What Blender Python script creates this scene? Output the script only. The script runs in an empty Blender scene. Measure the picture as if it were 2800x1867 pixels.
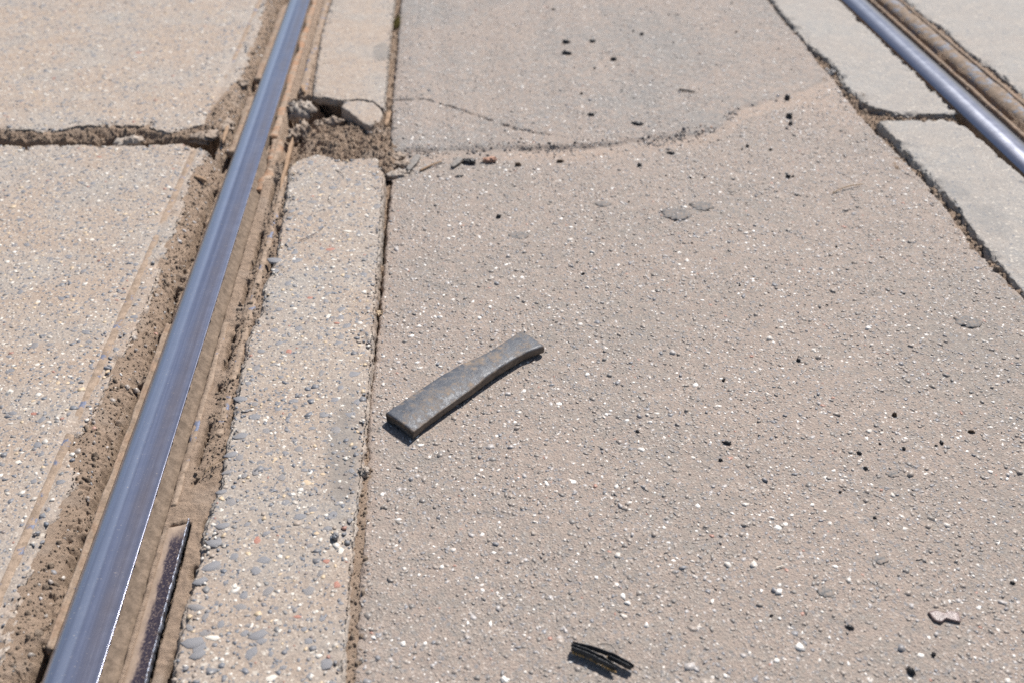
import bpy, math, random
import numpy as np
from mathutils import Vector

# ------------------------------------------------------------------ camera, sky, sun, exposure
scene = bpy.context.scene
COL = scene.collection
CAM_H = 0.85
cam_data = bpy.data.cameras.new("camera")
cam_data.sensor_width = 36.0
cam_data.lens = 35.0
cam_data.clip_start = 0.02
cam_data.clip_end = 500.0
cam_data.dof.use_dof = True
cam_data.dof.focus_distance = 1.30
cam_data.dof.aperture_fstop = 4.2
cam = bpy.data.objects.new("camera", cam_data)
COL.objects.link(cam)
cam.location = (0, 0, CAM_H)
cam.rotation_euler = (math.radians(90 - 36.35), 0, math.radians(-3.72))
scene.camera = cam

SUN_EL, SUN_AZ = math.radians(51), math.radians(33)      # azimuth clockwise from +Y
world = bpy.data.worlds.new("World")
scene.world = world
world.use_nodes = True
wn = world.node_tree
sky = wn.nodes.new("ShaderNodeTexSky")
sky.sky_type = 'NISHITA'
sky.sun_disc = False
sky.sun_elevation = SUN_EL
sky.sun_rotation = SUN_AZ
sky.air_density = 1.0
sky.dust_density = 1.0
bg = wn.nodes.get("Background") or wn.nodes.new("ShaderNodeBackground")
bg.inputs[1].default_value = 0.065
wn.links.new(sky.outputs[0], bg.inputs[0])
sun_data = bpy.data.lights.new("sun", 'SUN')
sun_data.energy = 5.0
sun_data.angle = math.radians(0.5)
sun_data.color = (1.0, 0.96, 0.915)
sun = bpy.data.objects.new("sun", sun_data)
COL.objects.link(sun)
S = Vector((math.cos(SUN_EL) * math.sin(SUN_AZ), math.cos(SUN_EL) * math.cos(SUN_AZ), math.sin(SUN_EL)))
sun.rotation_euler = (-S).to_track_quat('-Z', 'Y').to_euler()
scene.view_settings.view_transform = 'Standard'
scene.view_settings.look = 'None'
scene.view_settings.exposure = 0.33
scene.view_settings.gamma = 1.0
scene.view_settings.use_curve_mapping = False
scene.render.engine = 'CYCLES'
scene.cycles.use_denoising = False

R = np.random.RandomState(7)
rnd = random.Random(5)

# ------------------------------------------------------------------ numpy noise
def _hash(ix, iy, seed):
    h = (ix.astype(np.int64) * 374761393 + iy.astype(np.int64) * 668265263 + seed * 974634777) & 0xFFFFFFFF
    h = ((h ^ (h >> 13)) * 1274126177) & 0xFFFFFFFF
    h = (h ^ (h >> 16)) & 0xFFFFFFFF
    return h / 4294967295.0

def perlin(x, y, seed=0):
    x = np.asarray(x, float); y = np.asarray(y, float)
    x, y = np.broadcast_arrays(x, y)
    ix = np.floor(x); iy = np.floor(y)
    fx = x - ix; fy = y - iy
    u = fx * fx * fx * (fx * (fx * 6 - 15) + 10); v = fy * fy * fy * (fy * (fy * 6 - 15) + 10)
    def g(dx, dy):
        a = _hash(ix + dx, iy + dy, seed) * 2 * np.pi
        return np.cos(a) * (fx - dx) + np.sin(a) * (fy - dy)
    a = g(0, 0); b = g(1, 0); c = g(0, 1); d = g(1, 1)
    return ((a + (b - a) * u) * (1 - v) + (c + (d - c) * u) * v) * 1.5

def fbm(x, y, sc, oc=4, seed=0, rough=0.5):
    t = 0; a = 1.0
    for i in range(oc):
        t = t + a * perlin(np.asarray(x) * sc, np.asarray(y) * sc, seed + i * 17)
        sc *= 2.03; a *= rough
    return t

def cells(x, y, sc, seed=0):
    """distance to the nearest point and a random value of that cell"""
    x = np.asarray(x) * sc; y = np.asarray(y) * sc
    ix = np.floor(x); iy = np.floor(y)
    best = np.full(x.shape, 9.0); val = np.zeros(x.shape)
    for dx in (-1, 0, 1):
        for dy in (-1, 0, 1):
            px = ix + dx + _hash(ix + dx, iy + dy, seed); py = iy + dy + _hash(ix + dx, iy + dy, seed + 5)
            d = np.hypot(px - x, py - y)
            m = d < best
            best = np.where(m, d, best); val = np.where(m, _hash(ix + dx, iy + dy, seed + 9), val)
    return best, val

def sst(a, b, x):
    t = np.clip((x - a) / (b - a), 0, 1)
    return t * t * (3 - 2 * t)

def axis(a, b, step, lo, hi, grow=1.12, mx=0.12):
    pts = list(np.arange(a, b + step * 0.5, step))
    s = step; p = a; left = []
    while p > lo:
        s = min(s * grow, mx); p -= s; left.append(max(p, lo))
    s = step; p = pts[-1]; right = []
    while p < hi:
        s = min(s * grow, mx); p += s; right.append(min(p, hi))
    return np.array(left[::-1] + pts + right)

# ------------------------------------------------------------------ object helpers
def tag(o, label=None, cat=None, group=None, kind=None):
    if label: o["label"] = label
    if cat: o["category"] = cat
    if group: o["group"] = group
    if kind: o["kind"] = kind
    return o

def link(name, me, mat=None, parent=None, smooth=False):
    if mat is not None and not me.materials:
        me.materials.append(mat)
    if smooth and len(me.polygons):
        me.polygons.foreach_set("use_smooth", np.ones(len(me.polygons), bool))
    o = bpy.data.objects.new(name, me)
    COL.objects.link(o)
    if parent is not None: o.parent = parent
    return o

def empty(name, loc=(0, 0, 0), rz=0.0):
    o = bpy.data.objects.new(name, None)
    o.empty_display_size = 0.02
    COL.objects.link(o)
    o.location = loc; o.rotation_euler = (0, 0, rz)
    return o

def mesh_np(name, verts, faces, attrs=None):
    """faces: list of (M,k) int arrays"""
    me = bpy.data.meshes.new(name)
    verts = np.asarray(verts, np.float32)
    me.vertices.add(len(verts)); me.vertices.foreach_set("co", verts.ravel())
    faces = [np.asarray(f, np.int32) for f in faces if len(f)]
    nl = sum(f.size for f in faces); npoly = sum(len(f) for f in faces)
    me.loops.add(nl); me.loops.foreach_set("vertex_index", np.concatenate([f.ravel() for f in faces]))
    starts = []; off = 0
    for f in faces:
        starts.append(off + np.arange(len(f)) * f.shape[1]); off += f.size
    me.polygons.add(npoly); me.polygons.foreach_set("loop_start", np.concatenate(starts).astype(np.int32))
    for k, v in (attrs or {}).items():
        a = me.attributes.new(k, 'FLOAT', 'POINT'); a.data.foreach_set("value", np.asarray(v, np.float32))
    me.update(calc_edges=True)
    return me

def grid_faces(nr, nc, mask=None):
    i = np.arange(nr * nc).reshape(nr, nc)
    q = np.stack([i[:-1, :-1], i[:-1, 1:], i[1:, 1:], i[1:, :-1]], -1)
    if mask is not None: q = q[mask]
    return q.reshape(-1, 4)

def compact(verts, faces):
    used = np.unique(faces); remap = np.full(len(verts), -1); remap[used] = np.arange(len(used))
    return verts[used], remap[faces], used

# ------------------------------------------------------------------ node materials
class M:
    def __init__(s, name):
        s.m = bpy.data.materials.new(name); s.m.use_nodes = True
        s.t = s.m.node_tree; s.n = s.t.nodes
        s.b = s.n.get("Principled BSDF")
        s.co = s.n.new("ShaderNodeTexCoord").outputs["Object"]
    def set(s, sock, v):
        if isinstance(v, bpy.types.NodeSocket): s.t.links.new(v, sock)
        else:
            if isinstance(v, tuple) and len(v) == 3 and sock.type == 'RGBA': v = v + (1,)
            sock.default_value = v
    def bsdf(s, **k):
        for a, v in k.items(): s.set(s.b.inputs[a.replace("_", " ")], v)
    def scale(s, v, src=None):
        n = s.n.new("ShaderNodeVectorMath"); n.operation = 'MULTIPLY'
        s.set(n.inputs[0], src or s.co); n.inputs[1].default_value = v; return n.outputs[0]
    def noise(s, sc, det=4, rough=0.55, src=None, dist=0.0, out="Fac"):
        n = s.n.new("ShaderNodeTexNoise"); s.set(n.inputs["Vector"], src or s.co)
        n.inputs["Scale"].default_value = sc; n.inputs["Detail"].default_value = det
        n.inputs["Roughness"].default_value = rough; n.inputs["Distortion"].default_value = dist
        return n.outputs[out]
    def voro(s, sc, src=None, feat='F1', rnd=1.0):
        n = s.n.new("ShaderNodeTexVoronoi"); s.set(n.inputs["Vector"], src or s.co)
        n.feature = feat; n.inputs["Scale"].default_value = sc; n.inputs["Randomness"].default_value = rnd
        return n.outputs
    def math(s, op, a, b=0.0, c=0.0, clamp=False):
        n = s.n.new("ShaderNodeMath"); n.operation = op; n.use_clamp = clamp
        s.set(n.inputs[0], a); s.set(n.inputs[1], b)
        if op in ('MULTIPLY_ADD', 'COMPARE'): s.set(n.inputs[2], c)
        return n.outputs[0]
    def ramp(s, f, stops, interp='LINEAR'):
        n = s.n.new("ShaderNodeValToRGB"); n.color_ramp.interpolation = interp
        e = n.color_ramp.elements
        while len(e) > 1: e.remove(e[-1])
        for i, (p, c) in enumerate(stops):
            if i: k = e.new(p)
            else: k = e[0]; k.position = p
            if not isinstance(c, tuple): c = (c, c, c)
            k.color = c + (1,)
        s.set(n.inputs[0], f); return n.outputs[0]
    def mix(s, f, a, b, mode='MIX'):
        n = s.n.new("ShaderNodeMix"); n.data_type = 'RGBA'; n.blend_type = mode
        s.set(n.inputs[0], f); s.set(n.inputs[6], a); s.set(n.inputs[7], b); return n.outputs[2]
    def sep(s, v):
        n = s.n.new("ShaderNodeSeparateXYZ"); s.set(n.inputs[0], v); return n.outputs
    def attr(s, name):
        n = s.n.new("ShaderNodeAttribute"); n.attribute_name = name; return n.outputs["Fac"]
    def warp(s, sc, amt):
        c = s.noise(sc, 2, out="Color")
        n = s.n.new("ShaderNodeVectorMath"); n.operation = 'MULTIPLY_ADD'
        s.set(n.inputs[0], c); n.inputs[1].default_value = (amt, amt, amt); s.set(n.inputs[2], s.co)
        return n.outputs[0]
    def bump(s, h, dist=0.001, st=1.0, prev=None):
        n = s.n.new("ShaderNodeBump"); n.inputs["Distance"].default_value = dist; n.inputs["Strength"].default_value = st
        s.set(n.inputs["Height"], h)
        if prev is not None: s.set(n.inputs["Normal"], prev)
        s.set(s.b.inputs["Normal"], n.outputs[0]); return n.outputs[0]

SAND = (0.362, 0.274, 0.209)
SAND_D = (0.315, 0.233, 0.172)
CEM = (0.325, 0.305, 0.280)
BLUE = (0.155, 0.172, 0.200)

def stones_layer(m, col, sc, src, frac, cols, thr=0.42, soft=0.08):
    """flush aggregate: a share of the cells of a distorted cell pattern is stone of one of the colours"""
    v = m.voro(sc, src)
    r = m.sep(v["Color"])
    inside = m.ramp(v["Distance"], [(thr - soft, 1.0), (thr + soft, 0.0)])
    pick = m.math('LESS_THAN', r[0], frac)
    size = m.math('MULTIPLY_ADD', r[1], 0.5, 0.5)
    fac = m.math('MULTIPLY', m.math('MULTIPLY', inside, pick), size)
    st = [(i / len(cols), c) for i, c in enumerate(cols)]
    return m.mix(fac, col, m.ramp(r[2], st, 'CONSTANT'))

def concrete(name, dusty=0.5, agg=1.0, grey=0.0, stain=None):
    m = M(name)
    w = m.warp(260, 0.0035)
    base = m.mix(m.ramp(m.noise(5.5, 5, 0.62), [(0.34 + 0.4 * (0.5 - dusty), 0.0), (0.62 + 0.4 * (0.5 - dusty), 1.0)]), CEM, SAND)
    if grey: base = m.mix(grey, base, (0.280, 0.281, 0.274))
    base = m.mix(m.math('MULTIPLY', m.ramp(m.noise(30, 5, 0.65), [(0.40, 0.0), (0.7, 1.0)]), 0.5), base, (0.42, 0.37, 0.32))
    fine = m.voro(520, w)
    base = m.mix(0.55 * agg, base, m.mix(0.5, base, m.ramp(m.sep(fine["Color"])[0], [
        (0.0, (0.10, 0.10, 0.11)), (0.16, (0.27, 0.22, 0.18)), (0.5, (0.40, 0.33, 0.27)), (0.84, (0.50, 0.42, 0.34)), (0.94, (0.78, 0.72, 0.63))], 'CONSTANT')))
    if agg > 0:
        base = stones_layer(m, base, 300, w, 0.20 * agg, [BLUE, (0.17, 0.18, 0.21), (0.62, 0.56, 0.47), (0.24, 0.20, 0.17)])
        base = stones_layer(m, base, 170, m.warp(120, 0.008), 0.13 * agg, [BLUE, (0.16, 0.17, 0.19), (0.55, 0.5, 0.43)])
    if stain: base = stain(m, base)
    m.bsdf(Base_Color=base, Roughness=0.82)
    m.b.inputs["Specular IOR Level"].default_value = 0.35
    n = m.bump(m.noise(900, 3, 0.6), 0.0008, 0.55)
    n = m.bump(m.noise(160, 4, 0.6), 0.0016, 0.6, n)
    m.bump(fine["Distance"], 0.0006, 0.6, n)
    return m.m

def box_mask(m, cx, cy, rx, ry, sc=40, amt=0.5, soft=0.35):
    """soft uneven blob round a point of the slab"""
    x, y, z = m.sep(m.co)
    dx = m.math('DIVIDE', m.math('SUBTRACT', x, cx), rx); dy = m.math('DIVIDE', m.math('SUBTRACT', y, cy), ry)
    d = m.math('SQRT', m.math('ADD', m.math('MULTIPLY', dx, dx), m.math('MULTIPLY', dy, dy)))
    d = m.math('ADD', d, m.math('MULTIPLY', m.math('SUBTRACT', m.noise(sc, 4, 0.6), 0.5), amt))
    return m.ramp(d, [(1.0 - soft, 1.0), (1.0, 0.0)])

def stain_strip(m, base):
    a = box_mask(m, -0.150, 0.93, 0.026, 0.14, 45, 1.0, 0.5)
    b = box_mask(m, -0.160, 2.32, 0.022, 0.07, 30, 0.3, 0.2)
    f = m.math('MAXIMUM', m.math('MULTIPLY', a, 0.65), m.math('MULTIPLY', b, 0.6))
    return m.mix(f, base, (0.205, 0.19, 0.175))

def stain_near_right(m, base):
    a = box_mask(m, 0.905, 1.56, 0.026, 0.05, 30, 1.1, 0.4)
    b = box_mask(m, 0.920, 1.46, 0.036, 0.08, 30, 1.4, 0.6)
    f = m.math('MULTIPLY', m.math('MAXIMUM', a, b), 0.42)
    return m.mix(f, base, (0.20, 0.195, 0.19))

MAT_CONC_L = concrete("weathered_concrete_left", 0.62, 1.0)
MAT_CONC_S = concrete("weathered_concrete_strip", 0.62, 1.0, 0.10, stain_strip)
MAT_CONC_R = concrete("smooth_grey_concrete", 0.38, 0.8, 0.72, stain_near_right)

def soil_mat(name, c1=SAND_D, c2=(0.37, 0.275, 0.205), bumpk=1.0):
    m = M(name)
    f = m.noise(70, 6, 0.68)
    base = m.mix(m.ramp(f, [(0.36, 0.0), (0.66, 1.0)]), c1, c2)
    base = m.mix(m.math('MULTIPLY', m.ramp(m.noise(600, 2), [(0.60, 0.0), (0.72, 1.0)]), 0.15), base, (0.16, 0.12, 0.09))
    base = m.mix(m.math('MULTIPLY', m.ramp(m.noise(14, 4), [(0.55, 0.0), (0.75, 1.0)]), 0.5), base, (0.36, 0.31, 0.265))
    m.bsdf(Base_Color=base, Roughness=0.95)
    m.b.inputs["Specular IOR Level"].default_value = 0.15
    n = m.bump(m.noise(190, 6, 0.75), 0.006, 0.7 * bumpk)
    m.bump(m.noise(900, 3, 0.7), 0.0015, 0.8 * bumpk, n)
    return m.m
MAT_SOIL = soil_mat("sandy_soil")
MAT_CRUMB = soil_mat("soil_crumb", (0.25, 0.19, 0.145), (0.36, 0.28, 0.21))

def asphalt(name, sandy=0.6, grey=(0.215, 0.205, 0.195)):
    m = M(name)
    w = m.warp(300, 0.003)
    big = m.noise(3.2, 5, 0.62)
    med = m.noise(55, 5, 0.7)
    f = m.math('ADD', m.math('MULTIPLY', big, 0.45), m.math('MULTIPLY', med, 0.55))
    base = m.mix(m.ramp(f, [(0.56 - 0.2 * sandy, 0.0), (0.66 - 0.16 * sandy, 1.0)]), grey, (0.355, 0.284, 0.238))
    fine = m.voro(430, w)
    base = m.mix(0.5, base, m.mix(0.5, base, m.ramp(m.sep(fine["Color"])[0], [
        (0.0, (0.11, 0.11, 0.12)), (0.22, (0.22, 0.20, 0.18)), (0.5, (0.33, 0.28, 0.235)), (0.86, (0.42, 0.36, 0.31)), (0.95, (0.8, 0.76, 0.7))], 'CONSTANT')))
    base = m.mix(0.8, base, stones_layer(m, base, 185, m.warp(150, 0.006), 0.55, [(0.21, 0.198, 0.186), (0.255, 0.235, 0.212), (0.31, 0.28, 0.25), (0.225, 0.225, 0.232)]))
    base = m.mix(m.math('MULTIPLY', m.attr('sand'), m.ramp(m.noise(60, 5, 0.7), [(0.38, 0.25), (0.6, 1.0)])), base, (0.395, 0.305, 0.245))
    m.bsdf(Base_Color=base, Roughness=0.85)
    m.b.inputs["Specular IOR Level"].default_value = 0.3
    n = m.bump(m.noise(700, 4, 0.65), 0.0012, 0.7)
    m.bump(fine["Distance"], 0.0012, 0.8, n)
    return m.m
MAT_ASPH = asphalt("dusty_asphalt", 0.80, (0.285, 0.248, 0.216))
MAT_ASPH_K = asphalt("grey_asphalt_patch", 0.72, (0.255, 0.240, 0.226))

def chips_mat(name, stops, dust=0.35, rough=0.5):
    m = M(name)
    c = m.ramp(m.attr("tone"), stops, 'CONSTANT')
    c = m.mix(m.math('MULTIPLY', m.ramp(m.noise(330, 4, 0.7), [(0.40, 0.0), (0.62, 1.0)]), dust), c, (0.38, 0.30, 0.24))
    m.bsdf(Base_Color=c, Roughness=rough)
    m.bump(m.noise(1200, 3), 0.0005, 0.5)
    return m.m
MAT_CHIPS = chips_mat("asphalt_chippings", [
    (0.0, (0.215, 0.205, 0.195)), (0.22, (0.265, 0.242, 0.22)), (0.42, (0.31, 0.272, 0.242)), (0.56, (0.215, 0.225, 0.245)),
    (0.68, (0.35, 0.305, 0.268)), (0.79, (0.46, 0.44, 0.43)), (0.89, (0.66, 0.62, 0.57)), (0.94, (0.88, 0.85, 0.80)), (0.992, (0.42, 0.22, 0.17))], 0.5, 0.36)
MAT_AGG = chips_mat("concrete_aggregate", [
    (0.0, (0.155, 0.172, 0.200)), (0.30, (0.175, 0.182, 0.198)), (0.48, (0.20, 0.20, 0.20)), (0.56, (0.48, 0.44, 0.39)),
    (0.68, (0.66, 0.62, 0.56)), (0.80, (0.58, 0.45, 0.30)), (0.88, (0.36, 0.30, 0.25)), (0.955, (0.34, 0.17, 0.13)), (0.97, (0.2, 0.17, 0.16))], 0.28, 0.45)

def stone_mat(name, col, dust=0.35, rough=0.5):
    m = M(name)
    c = m.mix(m.ramp(m.noise(220, 4), [(0.3, 0.0), (0.8, 1.0)]), col, tuple(min(1, k * 1.35) for k in col))
    c = m.mix(m.math('MULTIPLY', m.ramp(m.noise(160, 5, 0.7), [(0.42, 0.0), (0.62, 1.0)]), dust), c, SAND)
    m.bsdf(Base_Color=c, Roughness=rough)
    m.bump(m.noise(700, 3), 0.0006, 0.5)
    return m.m
STONE_MATS = [stone_mat("bluestone", (0.145, 0.160, 0.184), 0.48), stone_mat("dark_basalt", (0.155, 0.16, 0.172), 0.5),
              stone_mat("pale_quartz", (0.62, 0.58, 0.51), 0.3), stone_mat("ochre_pebble", (0.50, 0.38, 0.25), 0.3),
              stone_mat("red_pebble", (0.33, 0.14, 0.10), 0.25), stone_mat("brown_stone", (0.27, 0.215, 0.17), 0.6, 0.8),
              stone_mat("broken_concrete", (0.36, 0.32, 0.28), 0.7, 0.85)]

# ------------------------------------------------------------------ layout of the place (metres; rails run along Y)
RX0, RX1 = -0.427, -0.367          # left rail head
QX0, QX1 = 1.070, 1.136            # right rail head
YN, YF = 0.50, 2.95                # stretch of ground modelled finely
def poly(pts, c):
    p = sorted(pts); xs = [a for a, b in p]; ys = [b for a, b in p]
    return np.interp(c, xs, ys)
# x of long edges as a function of y, y of cross edges as a function of x
def xA(y): return poly([(1.93, -0.503), (2.0, -0.497), (2.10, -0.482), (2.17, -0.472), (2.26, -0.468), (2.5, -0.474), (2.75, -0.480), (9, -0.478)], y)
def xB(y): return poly([(0, -0.476), (0.66, -0.474), (0.76, -0.480), (0.80, -0.472), (0.85, -0.475), (0.90, -0.470), (0.968, -0.490), (1.03, -0.483), (1.12, -0.477), (1.23, -0.473), (1.32, -0.471), (1.45, -0.476), (1.59, -0.477), (1.70, -0.482), (1.81, -0.473), (1.87, -0.473)], y)
def yA(x): return poly([(-9, 1.94), (-0.914, 1.945), (-0.85, 1.935), (-0.8125, 1.918), (-0.755, 1.949), (-0.69, 1.944), (-0.621, 1.940), (-0.569, 1.903), (-0.53, 1.925), (-0.5, 1.945)], x)
def yB(x): return poly([(-9, 1.88), (-0.89, 1.873), (-0.85, 1.864), (-0.737, 1.863), (-0.6435, 1.852), (-0.538, 1.8535), (-0.50, 1.838), (-0.473, 1.808)], x)
def xDl(y): return poly([(0, -0.298), (0.6, -0.296), (0.67, -0.299), (0.77, -0.297), (0.81, -0.300), (0.886, -0.293), (0.94, -0.297), (1.06, -0.301), (1.18, -0.304), (1.25, -0.296), (1.31, -0.300), (1.40, -0.291), (1.51, -0.296), (1.60, -0.300), (1.72, -0.306)], y)
def xDr(y): return poly([(0, -0.126), (0.81, -0.128), (0.9, -0.125), (1.1, -0.1245), (1.6, -0.128), (1.7, -0.129), (1.75, -0.134)], y)
def yD(x): return poly([(-0.312, 1.70), (-0.306, 1.722), (-0.291, 1.752), (-0.263, 1.774), (-0.235, 1.762), (-0.208, 1.750), (-0.175, 1.756), (-0.149, 1.753), (-0.135, 1.738), (-0.126, 1.72)], x)
def xCl(y): return poly([(2.07, -0.296), (2.2, -0.303), (2.33, -0.307), (2.49, -0.312), (2.73, -0.307), (9, -0.307)], y)
def xCr(y): return poly([(1.98, -0.139), (2.31, -0.141), (2.72, -0.139), (9, -0.139)], y)
def yC(x): return poly([(-0.31, 2.085), (-0.297, 2.073), (-0.269, 2.053), (-0.230, 2.034), (-0.195, 2.038), (-0.162, 2.024), (-0.149, 1.994), (-0.139, 1.980)], x)
def xGl(y): return poly([(1.92, 0.894), (1.946, 0.885), (2.05, 0.8705), (2.15, 0.886), (2.23, 0.879), (2.31, 0.868), (2.45, 0.870), (2.66, 0.872), (9, 0.872)], y)
def yG(x): return poly([(0.86, 1.95), (0.895, 1.928), (0.935, 1.895), (1.0, 1.889), (1.045, 1.887), (1.062, 1.906)], x)
def xHl(y): return poly([(0, 0.873), (1.2, 0.873), (1.37, 0.873), (1.51, 0.883), (1.61, 0.879), (1.71, 0.876), (1.85, 0.872)], y)
def xHr(y): return poly([(0, 1.054), (1.62, 1.056), (1.72, 1.050), (1.80, 1.044), (1.84, 1.037), (1.86, 1.032)], y)
def yH(x): return poly([(0.86, 1.848), (0.88, 1.853), (1.04, 1.858), (1.06, 1.856)], x)
def xIl(y): return poly([(0, 1.237), (1.97, 1.238), (2.13, 1.241), (2.23, 1.231), (2.39, 1.242), (2.49, 1.229), (2.63, 1.233), (9, 1.235)], y)
def xRl(y): return poly([(0, -0.1165), (0.75, -0.1175), (0.93, -0.1185), (1.0, -0.1225), (1.3, -0.117), (1.7, -0.114), (1.76, -0.118), (2.0, -0.124), (2.2, -0.122), (9, -0.122)], y)
def xRr(y): return 0.0035 + poly([(0, 0.8655), (1.21, 0.8645), (1.376, 0.855), (1.5, 0.865), (1.61, 0.8667), (1.73, 0.862), (1.82, 0.853), (1.91, 0.8485), (2.016, 0.854), (2.12, 0.862), (2.17, 0.853), (2.37, 0.860), (2.5, 0.858), (2.66, 0.863), (9, 0.863)], y)

def ytop(x, y, z0, tx=0.0, ty=0.0, x0=0.0, y0=0.0, seed=0, amp=0.0011):
    return z0 + (x - x0) * tx + (y - y0) * ty + amp * fbm(x, y, 9, 4, seed) + 0.00025 * fbm(x, y, 90, 3, seed + 40)

def slab(name, xl, xr, yb, yt, xs, ys, topf, mat, seed, rough=0.0016, chip=0.003, thick=0.05, extra=None, under=0.0):
    """a cast slab between four uneven edges: xs / ys run 0..1 and the edge columns carry the broken, rounded sides"""
    prof = [(-0.0035, -thick), (-0.003, -thick * 0.45), (-0.0018, -0.008), (-0.0006, -0.003), (0.0, -0.0014), (0.0012, -0.0005), (0.003, -0.0001)]
    if under: prof = [(0.0 + under, -thick), (under * 0.5, -0.030), (0.0, -0.015), (-0.0018, -0.008)] + prof[3:]
    def columns(n_in):
        c = [(0.0, o, d) for o, d in prof]
        c += [(t, 0.0, 0.0) for t in n_in]
        c += [(1.0, -o, d) for o, d in prof[::-1]]
        return np.array(c)
    cx = columns(xs); cy = columns(ys)
    fu, ou, du = [a[None, :] for a in cx.T]; fv, ov, dv = [a[:, None] for a in cy.T]
    xm = lambda f, y: xl(y) + (xr(y) - xl(y)) * f
    y0, y1 = float(np.mean(yb(np.array([0.5]) * 0 + xl(1.9)))), float(np.mean(yt(np.array([0.0]) + xl(1.9))))
    Y = yb(np.zeros_like(fu) + xl(2.0) + (xr(2.0) - xl(2.0)) * fu) * (1 - fv) + yt(xl(2.0) + (xr(2.0) - xl(2.0)) * fu + 0 * fv) * fv
    X = xm(fu, Y)
    Y = yb(X) * (1 - fv) + yt(X) * fv + ov
    X = xm(fu, Y) + ou
    depth = np.minimum(du + 0 * dv, dv + 0 * du)
    dl = X - xl(Y); dr = xr(Y) - X; db = Y - yb(X); dt = yt(X) - Y
    edge = np.minimum(np.minimum(dl, dr), np.minimum(db, dt))
    near = np.exp(-np.clip(edge, 0, 1) / 0.006)
    side = -depth * 60
    X = X + near * rough * (1.6 * fbm(Y, side, 70, 3, seed) + 0.9 * fbm(Y, side, 330, 2, seed + 3))
    Y = Y + near * rough * (1.6 * fbm(X, side, 70, 3, seed + 7) + 0.9 * fbm(X, side, 330, 2, seed + 9))
    Z = topf(X, Y) + depth
    e2 = np.clip(edge, 0, 1)
    big = sst(0.10, 0.55, fbm(X, Y, 22, 3, seed + 20)) * np.exp(-e2 / 0.012)
    small = np.clip(fbm(X, Y, 120, 3, seed + 30), 0, 1) * np.exp(-e2 / 0.005)
    Z = Z - np.where(depth > -0.02, chip * (1.6 * big + 0.8 * small), 0)
    if extra is not None: Z = Z + extra(X, Y)
    V = np.stack([X, Y, Z], -1).reshape(-1, 3)
    me = mesh_np(name, V, [grid_faces(len(cy), len(cx))])
    return link(name, me, mat, smooth=True)

def frac(vals): return (vals - vals[0]) / (vals[-1] - vals[0])

# ------------------------------------------------------------------ ground below and round everything
def quad(name, x0, x1, y0, y1, z, mat, parent=None):
    return link(name, mesh_np(name, [(x0, y0, z), (x1, y0, z), (x1, y1, z), (x0, y1, z)], [[[0, 1, 2, 3]]]), mat, parent)
g = quad("ground", -150, 150, -150, 150, -0.20, MAT_SOIL); tag(g, kind="structure")

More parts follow.
